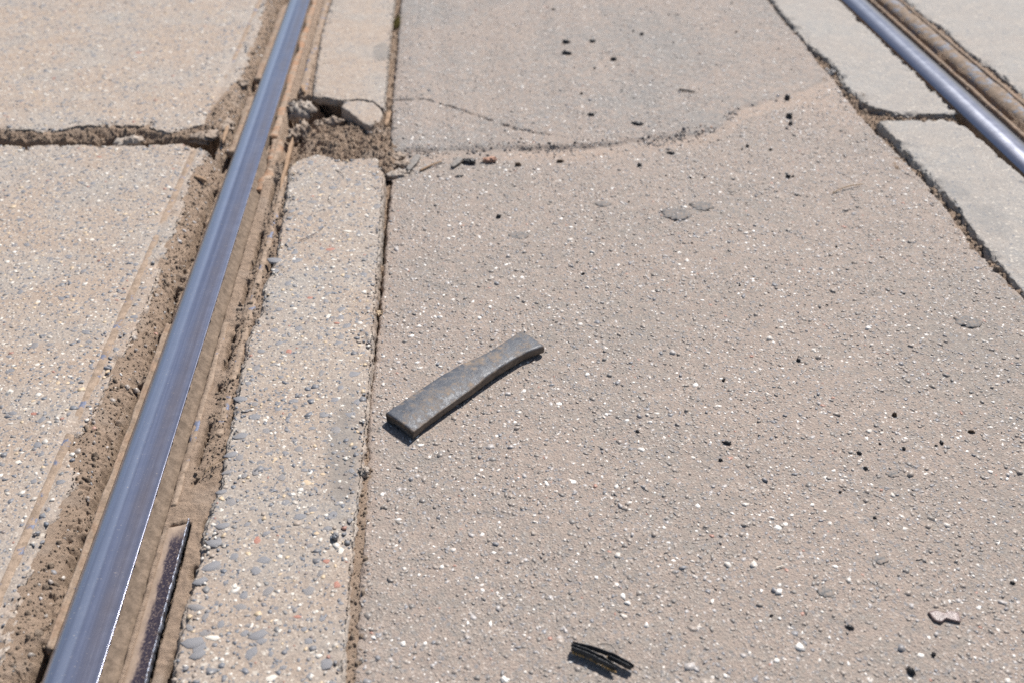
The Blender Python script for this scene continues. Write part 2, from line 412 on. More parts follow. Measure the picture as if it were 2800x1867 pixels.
# ------------------------------------------------------------------ soil filling the channels and joints
def soil_h(x, y):
    lump = fbm(x, y, 60, 5, 3, 0.6)
    c1, v1 = cells(x + 0.004 * perlin(x * 90, y * 90, 8), y + 0.004 * perlin(x * 90, y * 90, 9), 95, 4)
    c2, v2 = cells(x, y, 260, 14)
    c3, v3 = cells(x + 0.002 * perlin(x * 200, y * 200, 18), y + 0.002 * perlin(x * 200, y * 200, 19), 150, 24)
    crumbs = np.clip(0.5 - c1, 0, 1) * (v1 > 0.72) * 0.0090 + np.clip(0.6 - c2, 0, 1) * (v2 > 0.3) * 0.0030 + np.clip(0.55 - c3, 0, 1) * (v3 > 0.45) * 0.0045
    long_ = fbm(x * 4.5, y, 20, 4, 88, 0.62)
    gate = fbm(x * 0.2, y, 7, 3, 51)
    h = -0.012 + 0.0035 * lump + crumbs
    big = fbm(x, y, 32, 4, 401, 0.6)
    # left of the left rail
    s = sst(-0.480, -0.442, x)
    hl = -0.0035 - 0.0165 * s + (0.0018 * lump + crumbs * 0.7) * (0.4 + 0.6 * s) + 0.0042 * big * s + 0.0028 * long_ * (0.3 + 0.7 * s) - 0.005 * s * np.exp(-np.abs(long_) / 0.05) * (big > -0.1)
    wig = 0.0035 * fbm(0 * x, y, 16, 5, 21, 0.65)
    tr = np.exp(-((x + 0.4445 - wig) / 0.0042) ** 2) * sst(-0.05, 0.2, fbm(0 * x, y, 9, 4, 22) + 0.22)
    hl = hl - 0.024 * tr
    hole = np.exp(-((x + 0.454) / 0.011) ** 2) * sst(0.30, 0.6, fbm(x * 1.3, y, 75, 4, 29, 0.6)); hl = hl - 0.010 * 0.7 * hole * sst(-0.1, 0.3, gate)
    # right of the left rail
    r1 = sst(-0.357, -0.350, x)
    hr = -0.020 + 0.0135 * r1 + 0.0016 * lump + 0.0016 * fbm(x, y, 20, 3, 31) + crumbs * 0.35 * sst(-0.338, -0.328, x)
    wig2 = 0.005 * fbm(0 * x, y, 14, 4, 33)
    tr2 = np.exp(-((x + 0.3305 - wig2) / 0.0026) ** 2) * sst(-0.02, 0.22, fbm(0 * x, y, 10, 3, 35) + 0.10) * sst(0.88, 0.95, y)
    hr = hr - 0.036 * tr2
    rough_r = sst(-0.327, -0.320, x)
    hr = hr + rough_r * (0.0028 + 0.0028 * fbm(x, y, 70, 4, 37)) * sst(0.85, 1.0, y)
    tr3 = np.exp(-((x + 0.302 - 0.004 * fbm(0 * x, y, 22, 3, 41)) / 0.003) ** 2) * sst(0.05, 0.3, fbm(0 * x, y, 12, 3, 43)); hr = hr - 0.02 * tr3
    lipz = sst(0.832 + 0.006 * fbm(x, 0 * y, 90, 3, 45), 0.826, y) * sst(-0.347, -0.342, x) * sst(-0.318, -0.322, x)
    hr = hr - 0.012 * lipz
    h = np.where(x < -0.40, hl, np.where(x < -0.285, hr, h))
    # pit beside the rail where the strips break
    dx = np.maximum(np.maximum(-0.332 - x, x + 0.118), 0); dy = np.maximum(np.maximum(1.70 - y, y - 2.06), 0)
    wp = np.clip(1 - np.hypot(dx, dy) / 0.02, 0, 1) * (x > -0.345)
    hump = np.exp(-(((x + 0.215) / 0.06) ** 2 + ((y - 1.86) / 0.07) ** 2))
    hp = -0.022 + 0.014 * hump + 0.012 * sst(-0.2, -0.14, x) + 0.006 * lump + 0.009 * fbm(x, y, 24, 3, 61) + crumbs * 1.2
    hp = hp + 0.014 * sst(1.86, 1.76, y)
    hp = hp - 0.05 * sst(1.965, 1.995, y) * sst(-0.155, -0.18, x)
    hp = hp - 0.02 * sst(-0.290, -0.315, x) * sst(1.76, 1.82, y)
    h = h * (1 - wp) + hp * wp
    # cross joint on the left
    yb_ = yB(x); ya_ = yA(x)
    t = (y - yb_) / np.maximum(ya_ - yb_, 0.01)
    hj = -0.0035 - 0.012 * sst(1.0, 0.6, t) - 0.110 * sst(0.60, 0.46, t + 0.30 * fbm(x, y * 0.5, 12, 4, 71)) + (0.0045 * lump + crumbs * 1.3 + 0.006 * fbm(x, y, 30, 3, 72)) * sst(1.02, 0.8, t)
    wj = sst(-0.462, -0.478, x) * (y > 1.80) * (y < 2.0)
    h = h * (1 - wj) + hj * wj
    corner = np.exp(-(((x + 0.475) / 0.03) ** 2 + ((y - 2.03) / 0.10) ** 2)); h = h + 0.009 * corner * (x < -0.44)
    hole2 = np.exp(-(((x + 0.447) / 0.012) ** 2 + ((y - 1.80) / 0.022) ** 2)); h = h - 0.035 * hole2
    hole3 = np.exp(-(((x + 0.441) / 0.006) ** 2 + ((y - 0.645) / 0.012) ** 2)); h = h - 0.035 * hole3
    # strip / asphalt joint
    m = (x > -0.142) & (x < -0.09)
    fill = np.interp(y, [0.0, 0.90, 1.02, 1.2, 1.45, 1.7, 1.76, 1.95, 2.06, 3.0], [-0.004, -0.004, -0.016, -0.026, -0.028, -0.020, -0.014, -0.006, -0.010, -0.014])
    lk = np.clip(-fill / 0.012, 0.25, 1)
    hs = fill + (0.0035 * lump + crumbs * 0.9) * lk
    hs = hs + 0.012 * np.clip(fbm(0 * x, y, 14, 3, 81), 0, 1) * (lk > 0.6)
    hs = hs - 0.03 * sst(-0.1135, -0.108, x - np.where(y < 1.0, 0.003, 0))
    h = np.where(m & ((y < 1.70) | (y > 2.06)), hs, h)
    # right-hand side
    q = x > 0.8
    hq = -0.010 + 0.004 * lump + crumbs - 0.014 * sst(0.0, 0.4, fbm(x * 0.3, y, 8, 3, 91)) + 0.004 * big
    hq = np.where(x > 1.045, -0.040 + 0.003 * lump, hq)
    hq = np.where((x > 1.045) & (x < 1.075), -0.016 + 0.003 * lump - 0.050 * sst(2.05, 1.9, y), hq)
    hq = np.where(x > 1.130, -0.010 + 0.003 * lump, hq)
    hq = np.where((x > 1.156) & (x < 1.182), -0.045 + 0.003 * lump + 0.03 * sst(1.86, 1.80, y), hq)
    hq = np.where(x > 1.205, -0.006 + 0.003 * lump + crumbs, hq)
    return np.where(q, hq, h)

ys = axis(YN, YF, 0.0021, -1.0, 8.0, 1.10)
xsA = axis(-0.545, -0.095, 0.0017, -3.0, -0.09, 1.06)
xsB = np.concatenate([np.arange(0.835, 0.93, 0.003), np.arange(0.93, 1.27, 0.004)])
yj = np.concatenate([[-1.0], np.arange(0.45, 1.78, 0.0021)])
def soil_patch(xs, ys, keep):
    X, Y = np.meshgrid(xs, ys)
    Z = soil_h(X, Y)
    xc = (X[:-1, :-1] + X[1:, 1:]) / 2; yc = (Y[:-1, :-1] + Y[1:, 1:]) / 2
    f = grid_faces(len(ys), len(xs), keep(xc, yc))
    v = np.stack([X, Y, Z], -1).reshape(-1, 3)
    v, f, _ = compact(v, f)
    return v, f
def keepA(x, y):
    d = 0.008
    inA = (x < xA(y) - d) & (y > yA(x) + d)
    inB = (x < xB(y) - d) & (y < yB(x) - d)
    inD = (x > xDl(y) + d) & (x < xDr(y) - d) & (y < yD(x) - d)
    inC = (x > xCl(y) + d) & (x < xCr(y) - d) & (y > yC(x) + d)
    inRail = (x > RX0 + 0.012) & (x < RX1 - 0.012)
    inJ = (x < XJ) & (y > YJ0) & (y < YJ1)
    return ~(inA | inB | inD | inC | inRail | inJ)
def keepB(x, y):
    d = 0.008
    inG = (x > xGl(y) + d) & (x < 1.045) & (y > yG(x) + d)
    inH = (x > xHl(y) + d) & (x < xHr(y) - d) & (y < yH(x) - d)
    return ~(inG | inH | ((x > QX0 + .012) & (x < QX1 - .012)))
XJ = xsA[np.searchsorted(xsA, -0.56)] ; YJ0 = ys[np.searchsorted(ys, 1.835)]; YJ1 = ys[np.searchsorted(ys, 1.965)]
pa = soil_patch(xsA, ys, keepA)
pj = soil_patch(np.append(axis(-1.30, XJ - 0.003, 0.0026, -3.0, XJ - 0.003, 1.1), XJ), ys[(ys > YJ0 - 1e-6) & (ys < YJ1 + 1e-6)], lambda x, y: x > -9)
ysB = axis(1.05, YF, 0.004, -1.0, 8.0, 1.10)
pb = soil_patch(xsB, ysB, keepB)
V = np.concatenate([pa[0], pb[0], pj[0]]); Fc = np.concatenate([pa[1], pb[1] + len(pa[0]), pj[1] + len(pa[0]) + len(pb[0])])
soil = link("soil", mesh_np("soil", V, [Fc]), MAT_SOIL, smooth=True)
tag(soil, "dry sandy brown soil crumbling in the joints beside the rails", "soil", kind="stuff")

# ------------------------------------------------------------------ concrete slabs
def groove(x0, w, d):
    return lambda X, Y: -d * np.exp(-((X - x0) / w) ** 4)
topA = lambda x, y: ytop(x, y, 0.000, 0, -0.001, 0, 2, 101)
topB = lambda x, y: ytop(x, y, -0.001, 0, 0, 0, 1, 111)
topD = lambda x, y: ytop(x, y, 0.0035, 0, 0.003, 0, 1.2, 121)
topC = lambda x, y: ytop(x, y, 0.005, 0, 0, 0, 2, 131)
topG = lambda x, y: ytop(x, y, 0.002, 0, 0, 0, 2, 141, 0.0008)
topH = lambda x, y: ytop(x, y, 0.001, -0.03, 0.014, 0.95, 1.5, 151, 0.0008)
topI = lambda x, y: ytop(x, y, 0.002, 0, 0, 0, 2, 161, 0.0008)
lin = lambda a, b, st, lo=None, hi=None: frac(axis(a, b, st, a if lo is None else lo, b if hi is None else hi))[1:-1]
const = lambda c: (lambda x: np.zeros_like(np.asarray(x, float)) + c)
slab_A = slab("concrete_slab", const(-3.0), xA, yA, const(6.5), frac(axis(-1.35, -0.48, 0.004, -3.0, -0.478, 1.1))[1:-1], frac(axis(1.94, 2.95, 0.0045, 1.935, 6.5, 1.1))[1:-1], topA, MAT_CONC_L, 201, 0.0030, 0.008, extra=groove(-0.503, 0.008, 0.0016))
tag(slab_A, "large dusty concrete slab left of the near rail, beyond the dark cross joint", "concrete slab")
slab_B = slab("concrete_slab", const(-3.0), xB, const(-1.0), yB, frac(axis(-1.05, -0.48, 0.0035, -3.0, -0.478, 1.1))[1:-1], frac(axis(0.5, 1.86, 0.0038, -1.0, 1.862, 1.1))[1:-1], topB, MAT_CONC_L, 211, 0.0030, 0.008, extra=groove(-0.503, 0.008, 0.0016))
tag(slab_B, "large pebbly concrete slab left of the near rail, in front of the dark cross joint", "concrete slab")
slab_D = slab("concrete_slab", xDl, xDr, const(-1.0), yD, lin(-0.297, -0.127, 0.0026), frac(axis(0.5, 1.745, 0.003, -1.0, 1.747, 1.1))[1:-1], topD, MAT_CONC_S, 221, 0.0018, 0.0035)
tag(slab_D, "long narrow pebbly concrete strip between the near rail and the iron bar", "concrete slab")
slab_C = slab("concrete_slab", xCl, xCr, yC, const(6.5), lin(-0.30, -0.14, 0.0032), frac(axis(2.05, 2.95, 0.004, 2.045, 6.5, 1.1))[1:-1], topC, MAT_CONC_S, 231, 0.0018, 0.003, thick=0.1, under=0.05)
tag(slab_C, "pale narrow concrete strip beside the near rail, beyond the broken pit", "concrete slab")
slab_G = slab("concrete_slab", xGl, const(1.053), yG, const(6.5), lin(0.872, 1.053, 0.004), frac(axis(1.93, 2.95, 0.005, 1.925, 6.5, 1.1))[1:-1], topG, MAT_CONC_R, 241, 0.0030, 0.006)
tag(slab_G, "pale grey concrete strip beside the far rail, behind its crumbling cross joint", "concrete slab")
slab_H = slab("concrete_slab", xHl, xHr, const(-1.0), yH, lin(0.873, 1.053, 0.004), frac(axis(1.1, 1.855, 0.005, -1.0, 1.856, 1.1))[1:-1], topH, MAT_CONC_R, 251, 0.0020, 0.004)
tag(slab_H, "tilted grey concrete strip with dark stains at the right edge of the picture", "concrete slab")
slab_I = slab("concrete_slab", xIl, const(4.0), const(-1.0), const(6.5), frac(axis(1.24, 1.7, 0.007, 1.236, 4.0, 1.1))[1:-1], frac(axis(1.7, 2.95, 0.007, -1.0, 6.5, 1.1))[1:-1], topI, MAT_CONC_R, 261, 0.0025, 0.004)
tag(slab_I, "smooth pale grey concrete slab beyond the far rail in the top right corner", "concrete slab")

# ------------------------------------------------------------------ road: asphalt between the strips
K_PTS = [(-0.2, 1.792), (-0.12, 1.79), (0.05, 1.795), (0.26, 1.787), (0.4115, 1.822), (0.47, 1.83), (0.524, 1.844), (0.5625, 1.887), (0.585, 1.926), (0.624, 1.963), (0.704, 2.007), (0.739, 2.023), (0.787, 2.055), (0.845, 2.105), (0.95, 2.2)]
def yK(x): return poly(K_PTS, x)
CR_PTS = [(-0.12, 2.039), (-0.0455, 2.034), (0.004, 1.992), (0.042, 1.957), (0.083, 1.923), (0.128, 1.875), (0.19, 1.845), (0.24, 1.815)]
def road_h(x, y):
    h = -0.0035 + 0.0016 * fbm(x, y, 5, 4, 301) + 0.0006 * fbm(x, y, 40, 3, 302)
    h = h - 0.0012 * sst(0.80, 0.87, x)
    h = h + 0.0025 * sst(1.2, 0.9, y) * sst(-0.05, -0.12, x)
    d = y - (yK(x) + 0.006 * fbm(x, 0 * y, 30, 4, 305) + 0.003 * fbm(x, y, 110, 3, 306))
    fade = 0.45 + 0.55 * sst(0.55, 0.35, x)
    fade = fade * (0.55 + 0.6 * np.clip(0.5 + fbm(x, 0 * y, 9, 3, 308), 0, 1))
    h = h + 0.0050 * fade * sst(-0.006, 0.009, d)
    dip = np.exp(-((d + 0.006) / 0.009) ** 2)
    h = h - 0.004 * dip * np.clip(0.4 + fbm(x, y, 22, 3, 307), 0, 1.2) * fade
    cy = np.interp(x, [a for a, b in CR_PTS], [b for a, b in CR_PTS]) + 0.004 * fbm(x, 0 * y, 40, 3, 310)
    cr = np.exp(-((y - cy) / 0.0032) ** 2) * sst(0.25, 0.12, x)
    h = h - 0.010 * cr * np.clip(0.7 + fbm(x, y, 50, 2, 311), 0, 1.3)
    # crumbling left rim of the asphalt
    e = x - xRl(y)
    h = h - np.exp(-np.clip(e, 0, 1) / 0.010) * (0.004 * np.clip(fbm(x, y, 60, 3, 320), 0, 1) + 0.0015)
    e2 = xRr(y) - x
    h = h - np.exp(-np.clip(e2, 0, 1) / 0.014) * 0.005 * np.clip(fbm(x, y, 40, 3, 321) + 0.2, 0, 1)
    return h

fx = np.concatenate([[0.0] * 5, frac(axis(-0.12, 0.865, 0.0036, -0.12, 0.865))[1:-1], [1.0] * 5])
ox = np.concatenate([[-0.004, -0.003, -0.0015, 0, 0.0015], np.zeros(len(fx) - 10), [-0.0015, 0, 0.0015, 0.003, 0.004]])
dz = np.concatenate([[-0.05, -0.02, -0.006, -0.0015, -0.0003], np.zeros(len(fx) - 10), [-0.0003, -0.0015, -0.006, -0.02, -0.05]])
yr = axis(0.5, YF, 0.0036, -1.0, 8.0, 1.1)
Yg = yr[:, None] + 0 * fx[None, :]
Xg = xRl(Yg) + (xRr(Yg) - xRl(Yg)) * fx[None, :] + ox[None, :]
nearm = np.exp(-np.minimum(Xg - xRl(Yg), xRr(Yg) - Xg).clip(0) / 0.008)
Xg = Xg + nearm * (0.0030 * fbm(Yg, dz[None, :] * 60, 60, 4, 330) + 0.0016 * fbm(Yg, dz[None, :] * 60, 260, 2, 331))
Zg = road_h(Xg, Yg) + dz[None, :]
V = np.stack([Xg, Yg, Zg], -1).reshape(-1, 3)
xc = (Xg[:-1, :-1] + Xg[1:, 1:]) / 2; yc = (Yg[:-1, :-1] + Yg[1:, 1:]) / 2
inK = yc > yK(xc) + 0.006 * fbm(xc, 0 * yc, 30, 4, 305) + 0.003 * fbm(xc, yc, 110, 3, 306) - 0.002
for msk, mat, nm in ((~inK, MAT_ASPH, "road"), (inK, MAT_ASPH_K, "road_patch")):
    v, f, _ = compact(V, grid_faces(*Xg.shape, msk))
    vx, vy = v[:, 0], v[:, 1]
    band = np.exp(-((vy - yK(vx) + 0.030) / 0.026) ** 2) * (0.35 + 0.9 * np.clip(0.5 + fbm(vx, vy, 7, 3, 350), 0, 1))
    band += 0.9 * np.exp(-(((vx - 0.80) / 0.07) ** 2 + ((vy - 1.98) / 0.11) ** 2))
    band += 0.7 * np.exp(-np.clip(vx - xRl(vy), 0, 1) / 0.012)
    o = link(nm, mesh_np(nm, v, [f], {"sand": np.clip(band, 0, 0.9) * (1.0 if nm == "road" else 0.3)}), mat, smooth=True)
    tag(o, kind="structure")
    if nm == "road": road = o
    else: road_patch = o

# ------------------------------------------------------------------ chippings, aggregate, crumbs: many small stones in one mesh
def chips(name, cx, cy, zf, r, hgt, tone, mat, parent=None, seg=6, flat=0.62, sink=0.35, smooth=False, tilt=0.25, asp=0.55):
    n = len(cx)
    ang = (np.arange(seg) / seg * 2 * np.pi)[None, :] + R.uniform(-0.5, 0.5, (n, seg))
    rad = r[:, None] * R.uniform(0.62, 1.28, (n, seg))
    st = R.uniform(asp, 1.0, n)[:, None]; rot = R.uniform(0, 2 * np.pi, n)[:, None]
    lx = np.cos(ang) * rad; ly = np.sin(ang) * rad * st
    px = lx * np.cos(rot) - ly * np.sin(rot); py = lx * np.sin(rot) + ly * np.cos(rot)
    tx = R.normal(0, tilt, n)[:, None]; ty = R.normal(0, tilt, n)[:, None]
    z0 = zf(cx, cy)[:, None]
    hh = hgt[:, None]
    base = np.stack([cx[:, None] + px, cy[:, None] + py, z0 - r[:, None] * sink + 0 * px], -1)
    fl = R.uniform(flat - 0.12, flat + 0.15, (n, 1))
    ux, uy = px * fl, py * fl
    top = np.stack([cx[:, None] + ux, cy[:, None] + uy, z0 + hh + (ux * tx + uy * ty)], -1)
    V = np.concatenate([base, top], 1).reshape(-1, 3)
    o = (np.arange(n) * seg * 2)[:, None]
    k = np.arange(seg); k2 = (k + 1) % seg
    side = np.stack([o + k, o + k2, o + k2 + seg, o + k + seg], -1).reshape(-1, 4)
    cap = (o + seg + k)
    me = mesh_np(name, V, [side, cap], {"tone": np.repeat(tone, seg * 2)})
    ob = link(name, me, mat, parent, smooth=smooth)
    ob["kind"] = "stuff"
    return ob

def jgrid(x0, x1, y0, y1, sp):
    nx = int((x1 - x0) / sp); ny = int((y1 - y0) / sp)
    X, Y = np.meshgrid(x0 + (np.arange(nx) + 0.5) * sp, y0 + (np.arange(ny) + 0.5) * sp)
    X = X + R.uniform(-0.5, 0.5, X.shape) * sp; Y = Y + R.uniform(-0.5, 0.5, Y.shape) * sp
    return X.ravel(), Y.ravel()
def in_view(x, y, pad=0.12):
    # generous wedge of ground round the part the photograph shows
    return (x < 0.36 + 0.46 * y + pad) & (x > -0.27 - 0.37 * y - pad) & (y > 0.47) & (y < 2.9)

cx, cy = jgrid(-0.13, 0.87, 0.47, 2.95, 0.0054)
k = in_view(cx, cy) & (cx > xRl(cy) + 0.004) & (cx < xRr(cy) - 0.003) & (R.rand(len(cx)) < np.where(cy > 2.1, 0.75, 1.0))
clump = fbm(cx, cy, 12, 3, 400)
k &= R.rand(len(cx)) < np.clip(0.86 + 0.5 * clump, 0.35, 1)
smooth_zone = (np.abs(cy - (yK(cx) + 0.045)) < 0.045) & (cx > 0.5) & (fbm(cx, cy, 9, 3, 77) > -0.25)
k &= ~(smooth_zone & (R.rand(len(cx)) < 0.8))
dustb = (cy < yK(cx)) & (cy > yK(cx) - 0.05 + 0.03 * fbm(cx, cy, 10, 3, 88)); k &= ~(dustb & (R.rand(len(cx)) < 0.55))
cx, cy = cx[k], cy[k]
isK = cy > yK(cx)
r = np.exp(R.normal(math.log(0.00240), 0.38, len(cx))).clip(0.0011, 0.0062) * np.where(isK, 0.88, 1.0)
tone = R.rand(len(cx))
hg = r * np.where(R.rand(len(cx)) < 0.08, R.uniform(0.22, 0.45, len(cx)), R.uniform(0.0, 0.20, len(cx)))
for msk, par in ((~isK, road), (isK, road_patch)):
    chips("chippings", cx[msk], cy[msk], road_h, r[msk], hg[msk], tone[msk], MAT_CHIPS, par, seg=5, flat=0.80, asp=0.40, tilt=0.14)
print("chips", len(cx))

# aggregate flush in the concrete
def agg(par, topf, x0, x1, y0, y1, keep, sp, medr, seedless=0.5, light=False, mat=MAT_AGG, prob=1.0):
    cx, cy = jgrid(x0, x1, y0, y1, sp)
    k = in_view(cx, cy) & keep(cx, cy) & (R.rand(len(cx)) < prob)
    cx, cy = cx[k], cy[k]
    r = np.exp(R.normal(math.log(medr), 0.36, len(cx))).clip(0.001, 0.0065)
    return chips("aggregate", cx, cy, topf, r, R.uniform(-0.00002, 0.00022, len(cx)), R.rand(len(cx)), mat, par, seg=6, flat=0.95, tilt=0.02, sink=0.5)
agg(slab_B, topB, -1.1, -0.48, 0.47, 1.9, lambda x, y: (x < xB(y) - 0.003) & (y < yB(x) - 0.004) & (np.abs(x + 0.503) > 0.009), 0.0082, 0.0025, prob=0.9)
agg(slab_A, topA, -1.45, -0.48, 1.9, 2.9, lambda x, y: (x < xA(y) - 0.003) & (y > yA(x) + 0.004) & (np.abs(x + 0.503) > 0.009), 0.0110, 0.0032, prob=0.85)
agg(slab_D, topD, -0.31, -0.12, 0.47, 1.8, lambda x, y: (x > xDl(y) + 0.003) & (x < xDr(y) - 0.003) & (y < yD(x) - 0.004), 0.0075, 0.0023, prob=0.9)
agg(slab_C, topC, -0.32, -0.13, 2.0, 2.9, lambda x, y: (x > xCl(y) + 0.004) & (x < xCr(y) - 0.004) & (y > yC(x) + 0.004), 0.012, 0.0019, prob=0.5)

# the larger stones of the concrete, each one a piece of its slab
def stone_mesh(seed, seg, mat, dome=0.12, asp=0.7):
    rr = random.Random(seed)
    a = [(i + rr.uniform(-0.3, 0.3)) / seg * 2 * math.pi for i in range(seg)]
    rd = [rr.uniform(0.68, 1.2) for _ in a]
    vs = []
    for kx, z in ((1.0, -0.6), (1.0, -0.01), (0.93, dome * 0.8)):
        vs += [(math.cos(t) * q * kx, math.sin(t) * q * kx * asp, z) for t, q in zip(a, rd)]
    vs.append((0, 0, dome))
    f4 = []; f3 = []
    for j in (0, 1):
        for i in range(seg):
            i2 = (i + 1) % seg
            f4.append((j * seg + i, j * seg + i2, (j + 1) * seg + i2, (j + 1) * seg + i))
    for i in range(seg): f3.append((2 * seg + i, 2 * seg + (i + 1) % seg, 3 * seg))
    me = mesh_np("stone", vs, [f4, f3]); me.materials.append(mat)
    return me
SHAPES = {mi: [stone_mesh(900 + mi * 10 + j, rnd.choice((5, 6, 7)), STONE_MATS[mi], 0.07, rnd.uniform(0.55, 0.9)) for j in range(5)] for mi in range(5)}
def big_stones(par, topf, x0, x1, y0, y1, keep, n, rmin, rmax, far=1.0):
    placed = []; tries = 0
    while len(placed) < n and tries < n * 60:
        tries += 1
        x = rnd.uniform(x0, x1); y = y0 + (y1 - y0) * rnd.random() ** far
        if not (keep(x, y) and in_view(x, y, 0.02)): continue
        rr = rmin + (rmax - rmin) * rnd.random() ** 2.2
        if any((x - a) ** 2 + (y - b) ** 2 < (rr + c + 0.001) ** 2 for a, b, c in placed[-400:]): continue
        placed.append((x, y, rr))
        mi = rnd.choices([0, 1, 2, 3, 4], [50, 22, 20, 6, 2])[0]
        o = bpy.data.objects.new("stone", rnd.choice(SHAPES[mi])); COL.objects.link(o); o.parent = par
        if mi in (2, 3): rr *= 0.75
        o.location = (x, y, float(topf(np.array([x]), np.array([y]))[0]) + 0.00003)
        o.rotation_euler = (rnd.uniform(-0.02, 0.02), rnd.uniform(-0.02, 0.02), rnd.uniform(0, 6.28))
        o.scale = (rr, rr, 0.0026)
big_stones(slab_B, topB, -1.0, -0.48, 0.55, 1.84, lambda x, y: x < float(xB(y)) - 0.006 and y < float(yB(x)) - 0.008 and abs(x + 0.503) > 0.011, 295, 0.0040, 0.0082, 0.8)
big_stones(slab_D, topD, -0.29, -0.135, 0.55, 1.74, lambda x, y: x > float(xDl(y)) + 0.005 and x < float(xDr(y)) - 0.005 and y < float(yD(x)) - 0.008, 285, 0.0040, 0.0098, 1.5)
big_stones(slab_A, topA, -1.3, -0.48, 1.96, 2.8, lambda x, y: x < float(xA(y)) - 0.006 and y > float(yA(x)) + 0.008 and abs(x + 0.503) > 0.011, 230, 0.0055, 0.0105, 1.0)

# soil crumbs lying in the channels
cx, cy = jgrid(-1.2, -0.10, 0.48, 2.9, 0.0046)
onL = (cx > xA(cy)) | ((cy < yA(cx) - 0.002) & (cy > yB(cx) + 0.002))
onL = np.where(cy < 1.86, cx > xB(cy) + 0.001, onL)
k = ((cx < RX0 - 0.010) & onL) | ((cx > -0.334) & (cx < xDl(cy)) & (cy > 0.9) & (cy < 2.0)) | ((cx > -0.33) & (cx < -0.125) & (cy > 1.76) & (cy < 2.03)) | ((cx > -0.13) & (cx < np.where(cy < 1.0, -0.112, -0.116)))
k &= in_view(cx, cy) & (R.rand(len(cx)) < np.where(cx < -0.4, 0.85, 0.9))
k &= ~((cx > xDl(cy)) & (cx < xDr(cy)) & (cy < yD(cx) + 0.002)) & ~((cx > xCl(cy)) & (cx < xCr(cy)) & (cy > yC(cx) - 0.002))
cx, cy = cx[k], cy[k]
r = np.exp(R.normal(math.log(0.0014), 0.55, len(cx))).clip(0.0006, 0.006)
ax, ay = jgrid(0.84, 1.06, 1.1, 2.9, 0.0065)
kk = ((ax > xRr(ay)) & (ax < np.where(ay > 1.9, xGl(ay), xHl(ay)))) | ((ax > 0.86) & (ax < 1.055) & (ay > yH(ax)) & (ay < yG(ax)))
kk &= in_view(ax, ay) & (R.rand(len(ax)) < 0.8)
cx = np.concatenate([cx, ax[kk]]); cy = np.concatenate([cy, ay[kk]]); r = np.concatenate([r, np.exp(R.normal(math.log(0.0028), 0.45, kk.sum())).clip(0.0012, 0.008)])
o = chips("soil_crumbs", cx, cy, soil_h, r, r * R.uniform(0.3, 1.1, len(cx)), R.rand(len(cx)), MAT_CRUMB, None, seg=5, flat=0.6)
tag(o, "loose crumbs of dry soil and grit lying in the joints", "crumbs", kind="stuff")
gx, gy = jgrid(-0.52, -0.44, 0.48, 2.9, 0.011)
kk = (gx > np.where(gy > 1.9, xA(gy), xB(gy)) + 0.001) & (gx < -0.445) & (R.rand(len(gx)) < 0.55)
gx, gy = gx[kk], gy[kk]; gr = np.exp(R.normal(math.log(0.0021), 0.45, len(gx))).clip(0.001, 0.006)
o = chips("pebbles", gx, gy, soil_h, gr, gr * R.uniform(0.2, 0.7, len(gx)), R.rand(len(gx)), MAT_CHIPS, None, seg=6, flat=0.62)
tag(o, "small pebbles and chips caught in the soil left of the near rail", "pebbles", kind="stuff")
# dark tarry grit along the broken edge of the patch
cx = R.uniform(-0.1, 0.60, 1500); off = R.normal(-0.006, 0.016, 1500); cy = yK(cx) + off
k = R.rand(1500) < np.clip(0.42 + 1.2 * fbm(cx, cy, 12, 3, 501), 0.0, 1) ; cx, cy = cx[k], cy[k]
r = np.exp(R.normal(math.log(0.0019), 0.4, len(cx))).clip(0.001, 0.006)
MAT_GRIT = chips_mat("dark_grit", [(0.0, (0.055, 0.055, 0.06)), (0.35, (0.10, 0.10, 0.11)), (0.6, (0.17, 0.14, 0.12)), (0.8, (0.26, 0.21, 0.17)), (0.95, (0.4, 0.25, 0.18))], 0.35, 0.6)
chips("grit", cx, cy, road_h, r, r * R.uniform(0.3, 0.9, len(cx)), R.rand(len(cx)), MAT_GRIT, road_patch, seg=5)

